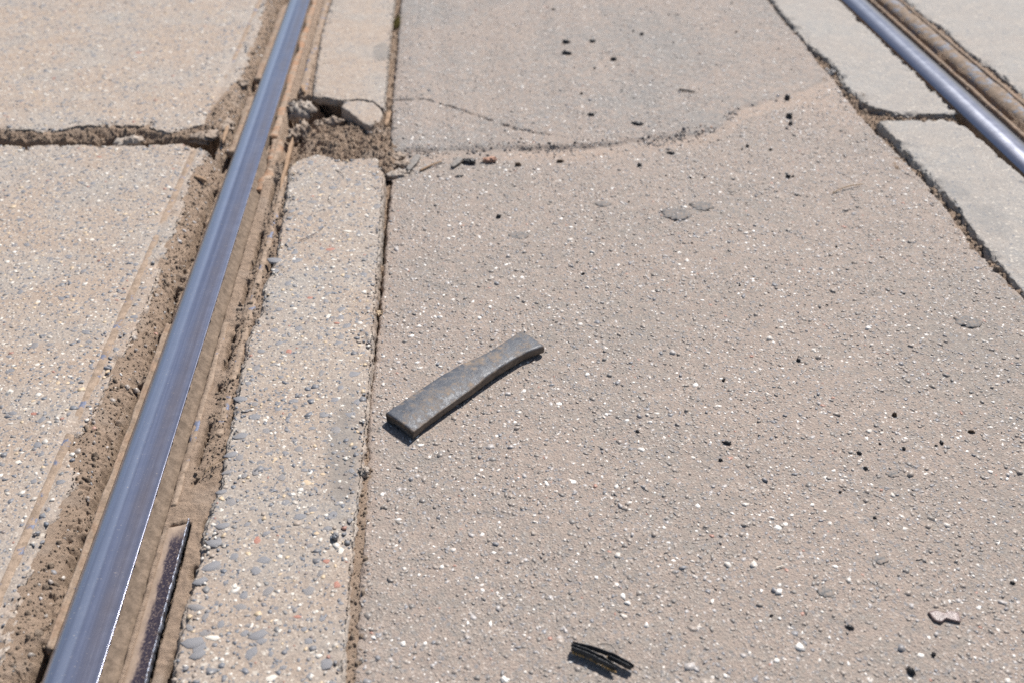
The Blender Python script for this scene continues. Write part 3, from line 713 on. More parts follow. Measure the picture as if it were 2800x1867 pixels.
# ------------------------------------------------------------------ steel
def rail_steel(k=1.0):
    m = M("polished_rail_steel")
    x, y, z = m.sep(m.co)
    streak = m.noise(1.0, 5, 0.7, m.scale((900, 3.0, 900)))
    streak2 = m.noise(1.0, 4, 0.6, m.scale((160, 1.6, 160)))
    blotch = m.noise(45, 5, 0.65)
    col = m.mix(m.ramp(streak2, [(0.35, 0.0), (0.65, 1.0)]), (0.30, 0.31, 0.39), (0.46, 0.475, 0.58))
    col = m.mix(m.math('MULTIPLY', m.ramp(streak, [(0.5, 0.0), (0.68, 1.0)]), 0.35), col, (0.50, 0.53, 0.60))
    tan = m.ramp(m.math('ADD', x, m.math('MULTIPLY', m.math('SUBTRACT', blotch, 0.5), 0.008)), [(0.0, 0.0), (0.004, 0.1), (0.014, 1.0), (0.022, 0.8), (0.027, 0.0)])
    painted_sheen = m.ramp(m.math('ADD', m.math('ADD', x, 0.03), m.math('MULTIPLY', m.math('SUBTRACT', streak2, 0.5), 0.006)), [(0.0, 0.0), (0.010, 0.15), (0.020, 0.7), (0.0235, 0.8), (0.0255, 0.0)])
    col = m.mix(m.math('MULTIPLY', painted_sheen, 0.8), col, (0.78, 0.81, 0.90))  # pale streak left of centre: reflected brightness painted into the steel colour
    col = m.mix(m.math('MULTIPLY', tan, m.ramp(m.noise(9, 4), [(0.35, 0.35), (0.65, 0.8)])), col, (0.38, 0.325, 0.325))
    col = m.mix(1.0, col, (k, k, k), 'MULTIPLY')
    spots = m.math('MULTIPLY', m.ramp(m.noise(420, 2, 0.5), [(0.68, 0.0), (0.74, 1.0)]), 0.6)
    col = m.mix(spots, col, (0.42, 0.36, 0.28))
    rough = m.math('ADD', m.math('MULTIPLY', streak, 0.12), m.math('MULTIPLY_ADD', blotch, 0.14, 0.13))
    m.bsdf(Base_Color=col, Metallic=m.math('MULTIPLY_ADD', spots, -0.7, 0.86), Roughness=rough)
    n = m.bump(streak, 0.00012, 0.7)
    m.bump(m.noise(500, 3), 0.00006, 0.4, n)
    return m.m
MAT_RAIL = rail_steel()
MAT_RAIL_R = rail_steel(0.62)  # same steel with its colour darkened to hold down the sun highlight
def dirty_steel(name, k, steel=(0.13, 0.125, 0.16), rust=0.0, rough=0.55, sc=60, dark=1.0):
    """steel under a crust of dry soil, worn through in places; k = share of steel showing"""
    m = M(name)
    n1 = m.noise(sc, 6, 0.7)
    f = m.ramp(n1, [(0.62 - 0.25 * k, 0.0), (0.66 - 0.25 * k, 1.0)])
    dirt = m.mix(m.ramp(m.noise(90, 6, 0.65), [(0.38, 0.0), (0.62, 1.0)]), tuple(dark * k for k in (0.25, 0.185, 0.135)), tuple(dark * k for k in (0.40, 0.30, 0.222)))
    if rust: dirt = m.mix(m.math('MULTIPLY', m.ramp(m.noise(38, 5, 0.65), [(0.46, 0.0), (0.58, 1.0)]), rust), dirt, (0.36, 0.15, 0.055))
    dirt = m.mix(m.math('MULTIPLY', m.ramp(m.noise(650, 2), [(0.58, 0.0), (0.66, 1.0)]), 0.7), dirt, (0.11, 0.085, 0.06))
    col = m.mix(f, dirt, steel)
    m.bsdf(Base_Color=col, Metallic=m.math('MULTIPLY', f, 0.25), Roughness=m.ramp(f, [(0.0, 0.95), (1.0, rough)]))
    b = m.bump(m.noise(300, 5, 0.7), 0.0018, 0.6)
    m.bump(f, 0.0006, 0.4, b)
    return m.m
MAT_SIDE = dirty_steel("soil_crusted_rail_side", -0.6, dark=0.62)
MAT_EDGING = dirty_steel("edging_steel_under_dust", 0.22, (0.15, 0.17, 0.24), sc=28)
MAT_STRIP = dirty_steel("dusty_edge_strip", -0.1, rust=0.14, dark=0.82)
MAT_RUST = dirty_steel("rusty_flake", -0.8, rust=0.5)
MAT_KEEPR = dirty_steel("guard_steel_under_dust", 0.42, (0.17, 0.175, 0.20), sc=34, rough=0.7, dark=0.78)

def lip_mat():
    m = M("worn_guard_lip")
    x, y, z = m.sep(m.co)
    # dust covers the left side of the lip, its boundary ragged
    wob = m.math('MULTIPLY', m.math('SUBTRACT', m.noise(1.0, 6, 0.75, m.scale((130, 60, 130))), 0.5), 0.018)
    wob2 = m.math('MULTIPLY', m.math('SUBTRACT', m.noise(9, 3), 0.5), 0.012)
    e = m.math('ADD', m.math('ADD', x, wob), wob2)
    f = m.ramp(m.math('ADD', e, 1.0), [(0.0, 0.0), (0.6597, 0.0), (0.6617, 1.0)])      # steel right of x = -0.339
    far = m.ramp(m.math('ADD', y, m.math('MULTIPLY', wob, 2.0)), [(0.80, 1.0), (0.822, 0.0)])
    f = m.math('MULTIPLY', f, far)
    speck = m.math('MULTIPLY', m.ramp(m.noise(420, 4, 0.7), [(0.53, 0.0), (0.62, 1.0)]), 0.55)
    f = m.math('MULTIPLY', f, m.math('SUBTRACT', 1.0, speck))
    dirt = m.mix(m.ramp(m.noise(60, 5), [(0.35, 0.0), (0.65, 1.0)]), (0.33, 0.245, 0.18), (0.41, 0.31, 0.235))
    col = m.mix(f, dirt, (0.07, 0.055, 0.075))
    m.bsdf(Base_Color=col, Metallic=m.math('MULTIPLY', f, 0.55), Roughness=m.ramp(f, [(0.0, 0.95), (1.0, 0.42)]))
    m.bump(m.noise(320, 4), 0.0008, 0.5)
    return m.m
MAT_LIP = lip_mat()
def edge_mat():
    m = M("bright_worn_steel_edge")
    m.bsdf(Base_Color=m.mix(m.ramp(m.noise(170, 4, 0.7), [(0.48, 0.0), (0.58, 1.0)]), (0.34, 0.37, 0.44), (0.12, 0.10, 0.10)), Metallic=0.75, Roughness=m.math('MULTIPLY_ADD', m.noise(300, 4), 0.6, 0.15))
    m.bump(m.noise(260, 3), 0.0008, 0.7)
    return m.m
MAT_EDGE = edge_mat()

def extrude(name, prof, y0, y1, step, mat, parent=None, wob=0.0, seed=0, zw=0.0, closed=False, smooth=True, sc=25):
    """profile (x,z) swept along Y, with optional waviness"""
    yy = axis(max(y0, 0.45), min(y1, 3.0), step, y0, y1, 1.15, 0.5) if y1 > 3.2 or y0 < 0.4 else np.linspace(y0, y1, max(2, int((y1 - y0) / step)))
    P_ = np.array(prof)
    Xs = P_[None, :, 0] + 0 * yy[:, None]; Zs = P_[None, :, 1] + 0 * yy[:, None]; Ys = yy[:, None] + 0 * Xs
    if wob: Xs = Xs + wob * fbm(Ys, P_[None, :, 0] * 3, sc, 4, seed)
    if zw: Zs = Zs + zw * fbm(Ys, Xs, sc * 1.6, 4, seed + 5)
    v = np.stack([Xs, Ys, Zs], -1).reshape(-1, 3)
    f = [grid_faces(len(yy), len(prof))]
    f.append([list(range(len(prof)))[::-1]]); n0 = (len(yy) - 1) * len(prof); f.append([[n0 + i for i in range(len(prof))]])
    return link(name, mesh_np(name, v, f), mat, parent, smooth=smooth)

def rail(cx, x0, x1, label, seed, flip=1):
    root = empty("tram_rail", (cx, 0, 0)); tag(root, label, "rail")
    w = (x1 - x0) / 2
    if flip > 0:
        hp = [(-w * 1.0, -0.0110), (-w * .985, -0.0075), (-w * .94, -0.0046), (-w * .86, -0.0020), (-w * .74, 0.0002), (-w * .58, 0.0019), (-w * .40, 0.0030), (-w * .2, 0.0037),
              (w * .05, 0.0041), (w * .35, 0.0042), (w * .65, 0.0040), (w * .90, 0.0037), (w * .97, 0.0036), (w * .988, 0.00355), (w * .996, 0.0034), (w * .9995, 0.0031), (w, 0.0027), (w, 0.0005)]
    else:
        hp = [(w * math.sin(a), 0.0042 - 0.036 * (1 - math.cos(a * 0.62))) for a in np.linspace(-math.pi / 2, math.pi / 2, 19)]
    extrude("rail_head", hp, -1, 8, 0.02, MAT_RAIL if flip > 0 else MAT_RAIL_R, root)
    body = [(w - .0004, -0.0015), (w + .0006, -0.010), (w - 0.001, -0.022), (w - 0.006, -0.032), (0.007, -0.045), (0.007, -0.07), (-0.007, -0.07), (-0.007, -0.045), (-w + .006, -0.032), (-w + 0.001, -0.022), (-w - .0006, -0.012), (-w + .0004, -0.006)]
    extrude("rail_web", body, -1, 8, 0.006, MAT_SIDE, root, 0.0, seed, 0.0)
    return root
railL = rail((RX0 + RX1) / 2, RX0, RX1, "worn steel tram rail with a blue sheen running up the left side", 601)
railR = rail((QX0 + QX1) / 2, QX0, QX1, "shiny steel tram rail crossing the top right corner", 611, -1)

def on_rail(root, name, x0, x1, prof, y0, y1, step, mat, **k):
    """profile given in ground x; stored relative to the rail"""
    ox = root.location.x
    o = extrude(name, [(a - ox, b) for a, b in prof], y0, y1, step, mat, root, **k)
    return o
def lip_obj(name, prof, y0, y1, step, mat, root, **k):
    # material of the lip reads ground x, so the mesh stays in ground coordinates
    o = extrude(name, prof, y0, y1, step, mat, root, **k); o.location.x = -root.location.x; return o
# crust along the head's right side
on_rail(railL, "side_crust", 0, 0, [(-0.36705, 0.0012), (-0.3664, 0.0006), (-0.3655, -0.0018), (-0.3625, -0.0075), (-0.3585, -0.0125), (-0.3545, -0.0155), (-0.3535, -0.021), (-0.3668, -0.021)], 0.3, 1.82, 0.0025, MAT_SIDE, wob=0.0011, zw=0.0012, seed=620, sc=90)
# thin edge strips left of the head
on_rail(railL, "edge_strip", 0, 0, [(-0.4362, -0.018), (-0.4358, -0.0075), (-0.4346, -0.0062), (-0.4330, -0.0064), (-0.4316, -0.0078), (-0.4308, -0.0090), (-0.4290, -0.0086), (-0.4278, -0.010), (-0.4277, -0.018)], 0.665, 1.24, 0.003, MAT_STRIP, wob=0.0012, zw=0.0012, seed=630, sc=30)
on_rail(railL, "edge_strip", 0, 0, [(-0.4410, -0.02), (-0.4400, -0.0095), (-0.4380, -0.0080), (-0.4330, -0.0082), (-0.4280, -0.0085), (-0.4277, -0.02)], 1.825, 2.10, 0.004, MAT_STRIP, wob=0.0030, zw=0.0014, seed=640, sc=18)
on_rail(railL, "edge_strip", 0, 0, [(-0.4440, -0.02), (-0.4430, -0.0085), (-0.4400, -0.0070), (-0.4330, -0.0072), (-0.4280, -0.0080), (-0.4277, -0.02)], 2.20, 2.72, 0.004, MAT_STRIP, wob=0.0022, zw=0.0012, seed=650, sc=16)
# guard lip on the right, bare and polished at the near end
lp = [(-0.3480, -0.020), (-0.3475, -0.0100), (-0.3450, -0.0080), (-0.3390, -0.0068), (-0.3300, -0.0046), (-0.3232, -0.0022)]
lip_obj("guard_lip", lp, 0.2, 0.826, 0.003, MAT_LIP, railL, zw=0.0003, seed=660, sc=30)
lip_obj("worn_edge", [(-0.3234, -0.0022), (-0.3229, -0.0017), (-0.3225, -0.0019), (-0.3221, -0.0030), (-0.3219, -0.014), (-0.3234, -0.014)], 0.2, 0.834, 0.0018, MAT_EDGE, railL, wob=0.0008, zw=0.0007, seed=661, sc=90)
on_rail(railL, "guard_lip", 0, 0, [(-0.3515, -0.02), (-0.3505, -0.0070), (-0.3480, -0.0052), (-0.3440, -0.0046), (-0.3425, -0.0052), (-0.3418, -0.012)], 0.86, 1.235, 0.003, MAT_EDGING, wob=0.0014, zw=0.0010, seed=662, sc=24)
# rust flakes beside the head by the pit
on_rail(railL, "rust_flake", 0, 0, [(-0.3600, -0.025), (-0.3590, -0.0085), (-0.3530, -0.0065), (-0.3440, -0.0075), (-0.3400, -0.010), (-0.3390, -0.022)], 1.66, 1.875, 0.003, MAT_RUST, wob=0.006, zw=0.0025, seed=663, sc=13)
on_rail(railL, "rust_flake", 0, 0, [(-0.3660, -0.025), (-0.3650, -0.006), (-0.3600, -0.0042), (-0.3530, -0.0055), (-0.3490, -0.009), (-0.3480, -0.022)], 1.885, 2.8, 0.004, MAT_RUST, wob=0.004, zw=0.002, seed=664, sc=12)
# right rail: side strips
on_rail(railR, "edge_strip", 0, 0, [(1.146, -0.03), (1.1465, -0.006), (1.149, -0.0038), (1.1535, -0.0040), (1.156, -0.006), (1.157, -0.03)], 1.5, 2.95, 0.006, MAT_STRIP, wob=0.0012, zw=0.0010, seed=670, sc=14)
on_rail(railR, "guard_lip", 0, 0, [(1.1785, -0.045), (1.180, -0.016), (1.184, -0.008), (1.192, -0.0035), (1.203, -0.0015), (1.212, -0.0015), (1.2145, -0.004), (1.2150, -0.02)], 1.86, 7.5, 0.006, MAT_KEEPR, wob=0.0020, zw=0.0016, seed=671, sc=14)
on_rail(railR, "edge_strip", 0, 0, [(1.2170, -0.02), (1.2172, -0.001), (1.2185, 0.0004), (1.2230, 0.0004), (1.2245, -0.001), (1.2250, -0.02)], 1.3, 7.5, 0.01, MAT_STRIP, wob=0.0006, zw=0.0006, seed=672, sc=14)
# flat steel edging cast into the slabs
def edging(par, prof, y0, y1, seed, wob=0.0005, mat=None):
    return extrude("steel_edging", prof, y0, y1, 0.003, mat or MAT_EDGING, par, wob=wob, zw=0.0004, seed=seed, sc=30)
edging(slab_B, [(-0.5090, -0.010), (-0.5086, -0.0022), (-0.5078, -0.0017), (-0.4990, -0.0021), (-0.4982, -0.0027), (-0.4978, -0.010)], 0.4, 1.822, 680)
edging(slab_A, [(-0.5090, -0.010), (-0.5086, -0.0022), (-0.5078, -0.0017), (-0.4990, -0.0021), (-0.4982, -0.0027), (-0.4978, -0.010)], 1.965, 3.1, 681)
edging(slab_D, [(-0.3190, -0.02), (-0.3182, -0.0035), (-0.3165, -0.0020), (-0.3110, -0.0016), (-0.3085, -0.0028), (-0.3080, -0.015)], 0.98, 1.70, 682, 0.0018)
edging(slab_C, [(-0.3330, -0.02), (-0.3320, -0.0040), (-0.3290, -0.0022), (-0.3180, -0.0016), (-0.3150, -0.0030), (-0.3140, -0.015)], 2.10, 3.1, 683, 0.0018)
edging(slab_G, [(1.0560, -0.03), (1.0558, -0.002), (1.0548, 0.0004), (1.0545, -0.01)], 1.93, 3.1, 684, 0.0010)

# ------------------------------------------------------------------ loose things
def blob(name, outline, thick, mat, parent=None, seed=0, z0=0.0, dome=0.15, rough=0.04, under=0.0, n=44, smooth=True, loc=None, rings=None, lift=None, nz=0.25):
    """a solid piece with the given ground outline (local x,y), real thickness and an uneven rounded top"""
    P_ = np.array(outline + [outline[0]], float)
    L = np.concatenate([[0], np.cumsum(np.hypot(*np.diff(P_, axis=0).T))])
    t = np.linspace(0, L[-1], n, endpoint=False)
    ox = np.interp(t, L, P_[:, 0]); oy = np.interp(t, L, P_[:, 1])
    c = np.array([ox.mean(), oy.mean()]); size = max(np.ptp(ox), np.ptp(oy))
    sc = 3.5 / size
    rings = rings or [(0.55, -0.02), (0.93, 0.0), (1.0, 0.12), (1.0, 0.55), (0.975, 0.82), (0.90, 0.97), (0.7, 1.0), (0.4, 1.0), (0.15, 1.0)]
    vs = []
    for k_, z in rings:
        x = c[0] + (ox - c[0]) * k_; y = c[1] + (oy - c[1]) * k_
        nn = fbm(ox + z * size, oy, sc, 4, seed)
        x = x + (ox - c[0]) * nn * rough; y = y + (oy - c[1]) * nn * rough
        zz = z * thick * (1 + dome * (1 - k_) * (z > 0.5)) + (z > 0.3) * thick * nz * fbm(x, y, sc * 1.6, 5, seed + 3, 0.6) * (rough > 0)
        if lift is not None: zz = zz + lift(x, y)
        vs.append(np.stack([x, y, z0 + zz], -1))
    top = vs[-1].mean(0); bot = vs[0].mean(0)
    V = np.concatenate(vs + [[top], [bot]])
    nr = len(rings); f4 = []; i = np.arange(n); i2 = (i + 1) % n
    for r_ in range(nr - 1): f4.append(np.stack([r_ * n + i, r_ * n + i2, (r_ + 1) * n + i2, (r_ + 1) * n + i], -1))
    f3 = [np.stack([(nr - 1) * n + i, (nr - 1) * n + i2, 0 * i + nr * n], -1), np.stack([i2, i, 0 * i + nr * n + 1], -1)]
    o = link(name, mesh_np(name, V, [np.concatenate(f4), np.concatenate(f3)]), mat, parent, smooth=smooth)
    if loc is not None: o.location = loc
    return o

# broken wedge at the corner of the far strip
wedge = blob("concrete_fragment", [(-0.2310, 2.0050), (-0.2250, 2.0335), (-0.1960, 2.0385), (-0.1640, 2.0265), (-0.1515, 1.998), (-0.142, 1.968), (-0.147, 1.926), (-0.168, 1.905), (-0.189, 1.934), (-0.211, 1.974)],
             0.045, MAT_CONC_S, seed=701, z0=-0.0425, dome=0.0, rough=0.045, nz=0.03, n=90, rings=[(0.97, 0.0), (1.0, 0.5), (1.0, 0.85), (0.985, 0.965), (0.95, 1.0), (0.8, 1.0), (0.5, 1.0), (0.2, 1.0)])
tag(wedge, "cracked triangular corner of pale concrete left hanging over the soil pit", "concrete fragment")
agg_w = lambda x, y: 0 * x + 0.0013
agg(wedge, agg_w, -0.22, -0.15, 1.93, 2.03, lambda x, y: (np.hypot(x + 0.18, y - 1.99) < 0.03), 0.010, 0.002)


def bar_mat():
    m = M("scaled_iron")
    w = m.scale((1, 1, 1))
    n1 = m.noise(1.0, 8, 0.78, m.scale((95, 95, 95)))
    n2 = m.noise(28, 4, 0.6)
    steel = m.mix(m.ramp(m.noise(90, 5, 0.7), [(0.35, 0.0), (0.65, 1.0)]), (0.064, 0.070, 0.084), (0.104, 0.111, 0.126))
    rustc = m.mix(m.ramp(m.noise(160, 4), [(0.4, 0.0), (0.6, 1.0)]), (0.20, 0.155, 0.115), (0.33, 0.235, 0.15))
    f = m.ramp(m.math('ADD', m.math('MULTIPLY', n1, 0.7), m.math('MULTIPLY', n2, 0.3)), [(0.475, 0.0), (0.60, 1.0)])
    nrm = m.n.new("ShaderNodeNewGeometry")
    soft = m.math('MULTIPLY', f, 0.72)
    col = m.mix(soft, steel, rustc)
    side = m.attr("side")
    col = m.mix(m.math('MULTIPLY', side, 0.85), col, m.mix(m.ramp(m.noise(120, 5), [(0.35, 0.0), (0.65, 1.0)]), (0.085, 0.065, 0.050), (0.16, 0.12, 0.09)))  # bar's sides painted dark brown to deepen the shade on them
    met = m.math('MULTIPLY', m.math('SUBTRACT', 1.0, m.math('MAXIMUM', soft, side)), 0.0)
    m.bsdf(Base_Color=col, Metallic=met, Roughness=m.math('MULTIPLY_ADD', soft, 0.4, 0.42))
    m.b.inputs["Specular IOR Level"].default_value = 0.38
    a = m.bump(m.noise(130, 6, 0.7), 0.0020, 0.45)
    m.bump(f, 0.0005, 0.5, a)
    return m.m

def iron_bar():
    Lf = np.array([(-0.0991, 0.9930), (-0.0865, 1.0064), (-0.0578, 1.0360), (-0.0308, 1.0625), (-0.0029, 1.0877), (0.0257, 1.1090), (0.0479, 1.1289), (0.0705, 1.1468), (0.0891, 1.1635)])
    Rt = np.array([(-0.0646, 0.9552), (-0.0507, 0.9719), (-0.0312, 0.9926), (-0.0111, 1.0140), (0.0094, 1.0338), (0.0306, 1.0574), (0.0494, 1.0763), (0.0671, 1.0923), (0.0896, 1.1119), (0.1044, 1.1192), (0.1179, 1.1263)])
    def samp(P_, t):
        L = np.concatenate([[0], np.cumsum(np.hypot(*np.diff(P_, axis=0).T))]); L /= L[-1]
        k = np.array([-0.04, 0, 0.04])
        return np.stack([np.mean([np.interp(np.clip(t + q, 0, 1), L, P_[:, j]) - 0 for q in k], 0) if False else np.interp(t, L, P_[:, j]) for j in (0, 1)], -1)
    t = np.linspace(0, 1, 90)
    a = samp(Lf, t); b = samp(Rt, t)
    for arr in (a, b):
        for _ in range(3): arr[1:-1] = (arr[:-2] + 2 * arr[1:-1] + arr[2:]) / 4
    wst = 0.0036 * np.exp(-((t - 0.74) / 0.14) ** 2) - 0.0016 * np.exp(-((t - 1.0) / 0.10) ** 2)
    un0 = (b - a) / np.linalg.norm(b - a, axis=1)[:, None]; a = a + un0 * wst[:, None]
    th = 0.0165 - 0.0025 * sst(0.6, 1.0, t)
    # cross-section: u 0 (far-left side) .. 1 (near-right side), outward offset, height share
    sec = [(0.5, 0, 0.0), (0.95, 0, 0.0), (1, -0.0012, 0.03), (1, 0.0006, 0.16), (1, 0.0010, 0.4), (1, 0.0010, 0.66), (1, 0.0007, 0.84), (1, -0.0002, 0.93), (1, -0.0016, 0.98), (1, -0.0045, 1.0),
           (0.82, 0, 1.003), (0.72, 0, 1.008), (0.62, 0, 1.01), (0.5, 0, 1.02), (0.3, 0, 1.01), (0, 0.0045, 0.995), (0, 0.0020, 0.97), (0, 0.0006, 0.90), (0, 0, 0.75), (0, -0.0004, 0.4), (0, 0.0008, 0.08), (0, 0.002, 0.0), (0.2, 0, 0.0), (0.35, 0, 0.0)]
    V = []; side = []
    ends = [(-0.0, 0.80), (0.0, 0.93), (0.0, 1.0)]
    ax = (b + a) / 2; d = np.gradient(ax, axis=0); d /= np.linalg.norm(d, axis=1)[:, None]
    cols = list(range(90))
    seq = [(0, 0.0016, 0.72), (0, 0.0003, 0.86), (0, 0.0, 0.96)] + [(i, 0.0, 1.0) for i in cols[1:-1]] + [(89, 0.0, 0.97), (89, -0.0004, 0.88), (89, -0.0016, 0.74)]
    for i, back, hs in seq:
        across = b[i] - a[i]; w = np.linalg.norm(across); un = across / w
        for j, (u, off, z) in enumerate(sec):
            p = a[i] + across * u + un * off + d[i] * back
            # shallow trough and hammer marks on top
            zz = z
            if z > 0.5: zz = z * hs
            h = zz * th[i]
            # notched, hollow near end, seen under its rim
            hollow = math.exp(-(t[i] / 0.05) ** 2) * math.exp(-((u - 0.42) / 0.2) ** 2)
            if z < 0.3: h += 0.0060 * hollow
            if z > 0.9: h -= (0.0030 * max(0.0, u - 0.62) / 0.38 * math.exp(-((t[i] - 0.2) / 0.35) ** 2))
            V.append((p[0], p[1], h + 0.0008)); side.append(1.0 if (z < 0.86 or i in (0, 89) and hs < 0.8) else (0.5 if z < 0.9 else 0.0))
    V = np.array(V); V[:, 1] -= 0.0028; ns = len(sec); nc = len(seq)
    V[:, 2] += 0.0005 * fbm(V[:, 0], V[:, 1], 55, 4, 802) * (V[:, 2] > 0.006)
    V[:, 0] += 0.0005 * fbm(V[:, 1], V[:, 2] * 3, 60, 3, 803)
    i = np.arange(ns); f = []
    for c in range(nc - 1): f.append(np.stack([c * ns + i, (c + 1) * ns + i, (c + 1) * ns + (i + 1) % ns, c * ns + (i + 1) % ns], -1))
    me = mesh_np("iron_bar", V - np.array([0.01, 1.06, 0]), [np.concatenate(f), [list(range(ns))], [[(nc - 1) * ns + k for k in range(ns)][::-1]]], {"side": side})
    o = link("iron_bar", me, bar_mat(), smooth=True); o.location = (0.01, 1.06, -0.0024)
    tag(o, "flat grey iron bar with rusty patches lying alone on the asphalt, waisted towards one end", "iron bar")
    return o
bar = iron_bar()

def plain(name, col, rough=0.6, spec=0.5, bump_=0.0008, dust=0.0, sc=300, metal=0.0):
    m = M(name)
    c = m.mix(m.ramp(m.noise(sc, 4), [(0.35, 0.0), (0.65, 1.0)]), tuple(k * 0.7 for k in col), tuple(min(1, k * 1.25) for k in col))
    if dust: c = m.mix(m.math('MULTIPLY', m.ramp(m.noise(180, 5, 0.7), [(0.45, 0.0), (0.62, 1.0)]), dust), c, SAND)
    m.bsdf(Base_Color=c, Roughness=rough, Metallic=metal)
    m.b.inputs["Specular IOR Level"].default_value = spec
    m.bump(m.noise(sc * 2, 4, 0.65), bump_, 0.6)
    return m.m
MAT_RUBBER = plain("black_rubber", (0.022, 0.024, 0.028), 0.5, 0.5, 0.0006)
MAT_FIBRE = plain("tan_backing", (0.42, 0.27, 0.12), 0.9, 0.1, 0.0015)
MAT_TAR = plain("tar_black", (0.030, 0.030, 0.033), 0.42, 0.5, 0.0010, 0.06)
MAT_TARB = plain("dark_brown_clod", (0.11, 0.075, 0.05), 0.8, 0.3, 0.0010, 0.15)
MAT_GUM = plain("old_gum", (0.185, 0.182, 0.180), 0.95, 0.1, 0.0006, 0.55)
MAT_FLAKE = plain("plum_brown_flake", (0.18, 0.125, 0.12), 0.38, 0.6, 0.0014, 0.12, 160)
MAT_WOOD = plain("weathered_splinter", (0.34, 0.23, 0.15), 0.85, 0.2, 0.0008, 0.2)
MAT_STRAW = plain("dry_straw", (0.36, 0.25, 0.15), 0.7, 0.3, 0.0003)
MAT_HAIR = plain("dark_fibre", (0.06, 0.055, 0.07), 0.6, 0.3, 0.0002)
MAT_LEAF = plain("grey_dry_leaf", (0.22, 0.205, 0.19), 0.75, 0.3, 0.0006, 0.2)
MAT_MOSS = plain("dry_moss", (0.13, 0.105, 0.035), 0.9, 0.1, 0.001)
MAT_TIN = plain("bright_bead", (0.8, 0.8, 0.82), 0.15, 0.6, 0.0001, metal=1.0)

# torn ribbed rubber, two strips side by side
def rubber_piece(path, w0, w1, ribs, seed, parent):
    P_ = np.array(path, float); L = np.concatenate([[0], np.cumsum(np.hypot(*np.diff(P_, axis=0).T))]); L /= L[-1]
    t = np.linspace(0, 1, 46); x = np.interp(t, L, P_[:, 0]); y = np.interp(t, L, P_[:, 1])
    d = np.gradient(np.stack([x, y], -1), axis=0); d /= np.linalg.norm(d, axis=1)[:, None]; nrm = np.stack([-d[:, 1], d[:, 0]], -1)
    u = np.linspace(-1, 1, 8 * ribs + 1)
    w = (w0 + (w1 - w0) * t)[:, None] * (1 + 0.22 * fbm(t * 7, 0 * t, 1, 4, seed))[:, None] * (0.75 + 0.25 * sst(0, 0.12, t) * sst(1, 0.9, t))[:, None]
    zt = 0.0042 + 0.0018 * np.cos((u[None, :] + 1) * math.pi * ribs - math.pi) + 0.0014 * (1 - u[None, :] ** 4) + 0.0006 * fbm(t[:, None] * 8, u[None, :] * 2, 1, 3, seed + 1)
    rg = (0.0016 * fbm(u * 3, 0 * u, 1, 4, seed + 8) + 0.0012 * fbm(u * 9, 0 * u, 1, 2, seed + 9))[None, :] * (np.abs(t - 0.5) * 2)[:, None] ** 3
    X = x[:, None] + nrm[:, 0:1] * w * u[None, :] + d[:, 0:1] * rg; Y = y[:, None] + nrm[:, 1:2] * w * u[None, :] + d[:, 1:2] * rg
    edge = (np.abs(u) > 0.93)[None, :]
    zt = np.where(edge, 0.0028, zt)
    def shell(zz, dx, nm, mat, low):
        V = np.concatenate([np.stack([X + dx * nrm[:, 0:1] * u[None, :], Y + dx * nrm[:, 1:2] * u[None, :], zz], -1).reshape(-1, 3), np.stack([X, Y, 0 * X + low], -1).reshape(-1, 3)])
        nr, nc = X.shape; n = nr * nc; g1 = grid_faces(nr, nc); g2 = grid_faces(nr, nc)[:, ::-1] + n
        a = np.arange(nr - 1) * nc; s1 = np.stack([a, a + nc, a + nc + n, a + n], -1); b = a + nc - 1; s2 = np.stack([b + nc, b, b + n, b + nc + n], -1)
        c = np.arange(nc - 1); s3 = np.stack([c + 1, c, c + n, c + 1 + n], -1); q = c + (nr - 1) * nc; s4 = np.stack([q, q + 1, q + 1 + n, q + n], -1)
        return link(nm, mesh_np(nm, V, [np.concatenate([g1, g2, s1, s2, s3, s4])]), mat, parent, smooth=True)
    o = shell(zt - 0.0012, 0, "rubber_strip", MAT_RUBBER, 0.0009)
    rag = 0.0009 * (1 + fbm(X, Y, 300, 3, seed + 4))
rub = empty("rubber_scrap", (0.13, 0.61, 0.0)); tag(rub, "torn ribbed scrap of black rubber with tan backing near the bottom of the picture", "rubber scrap")
rubber_piece([(-0.0285, 0.0155), (-0.0130, 0.0075), (0.0000, -0.0010), (0.0100, -0.0110)], 0.0024, 0.0019, 1, 811, rub)
rubber_piece([(-0.0290, 0.0115), (-0.0140, 0.0035), (-0.0030, -0.0045), (0.0118, -0.0150)], 0.0027, 0.0021, 1, 812, rub)
rubber_piece([(-0.0270, 0.0175), (-0.0080, 0.0110), (0.0120, 0.0010), (0.0290, -0.0125)], 0.0019, 0.0024, 1, 821, rub)
rubber_piece([(0.0060, -0.0010), (0.0150, -0.0065), (0.0270, -0.0150)], 0.0014, 0.0022, 1, 822, rub)
kx = np.array([-0.0290, -0.0140, -0.0030, 0.0118]); ky = np.array([0.0088, 0.0004, -0.0077, -0.0178])
tt = R.rand(60); fxx = -0.0290 + 0.0408 * tt; fyy = np.interp(fxx, kx, ky) + R.normal(0, 0.0005, 60)
f2 = 0.004 + 0.024 * R.rand(26); fxx = np.concatenate([fxx, f2]); fyy = np.concatenate([fyy, np.interp(f2, [0.004, 0.015, 0.028], [0.0015, -0.0045, -0.0140]) + R.normal(0, 0.0006, 26)])
fb = chips("backing", fxx, fyy, lambda a, b: 0 * a + 0.0006, R.uniform(0.0007, 0.0015, 86), R.uniform(0.0006, 0.0022, 86), R.rand(86), MAT_FIBRE, rub, seg=5, flat=0.6)
for c in rub.children: c.location.z = 0.0012
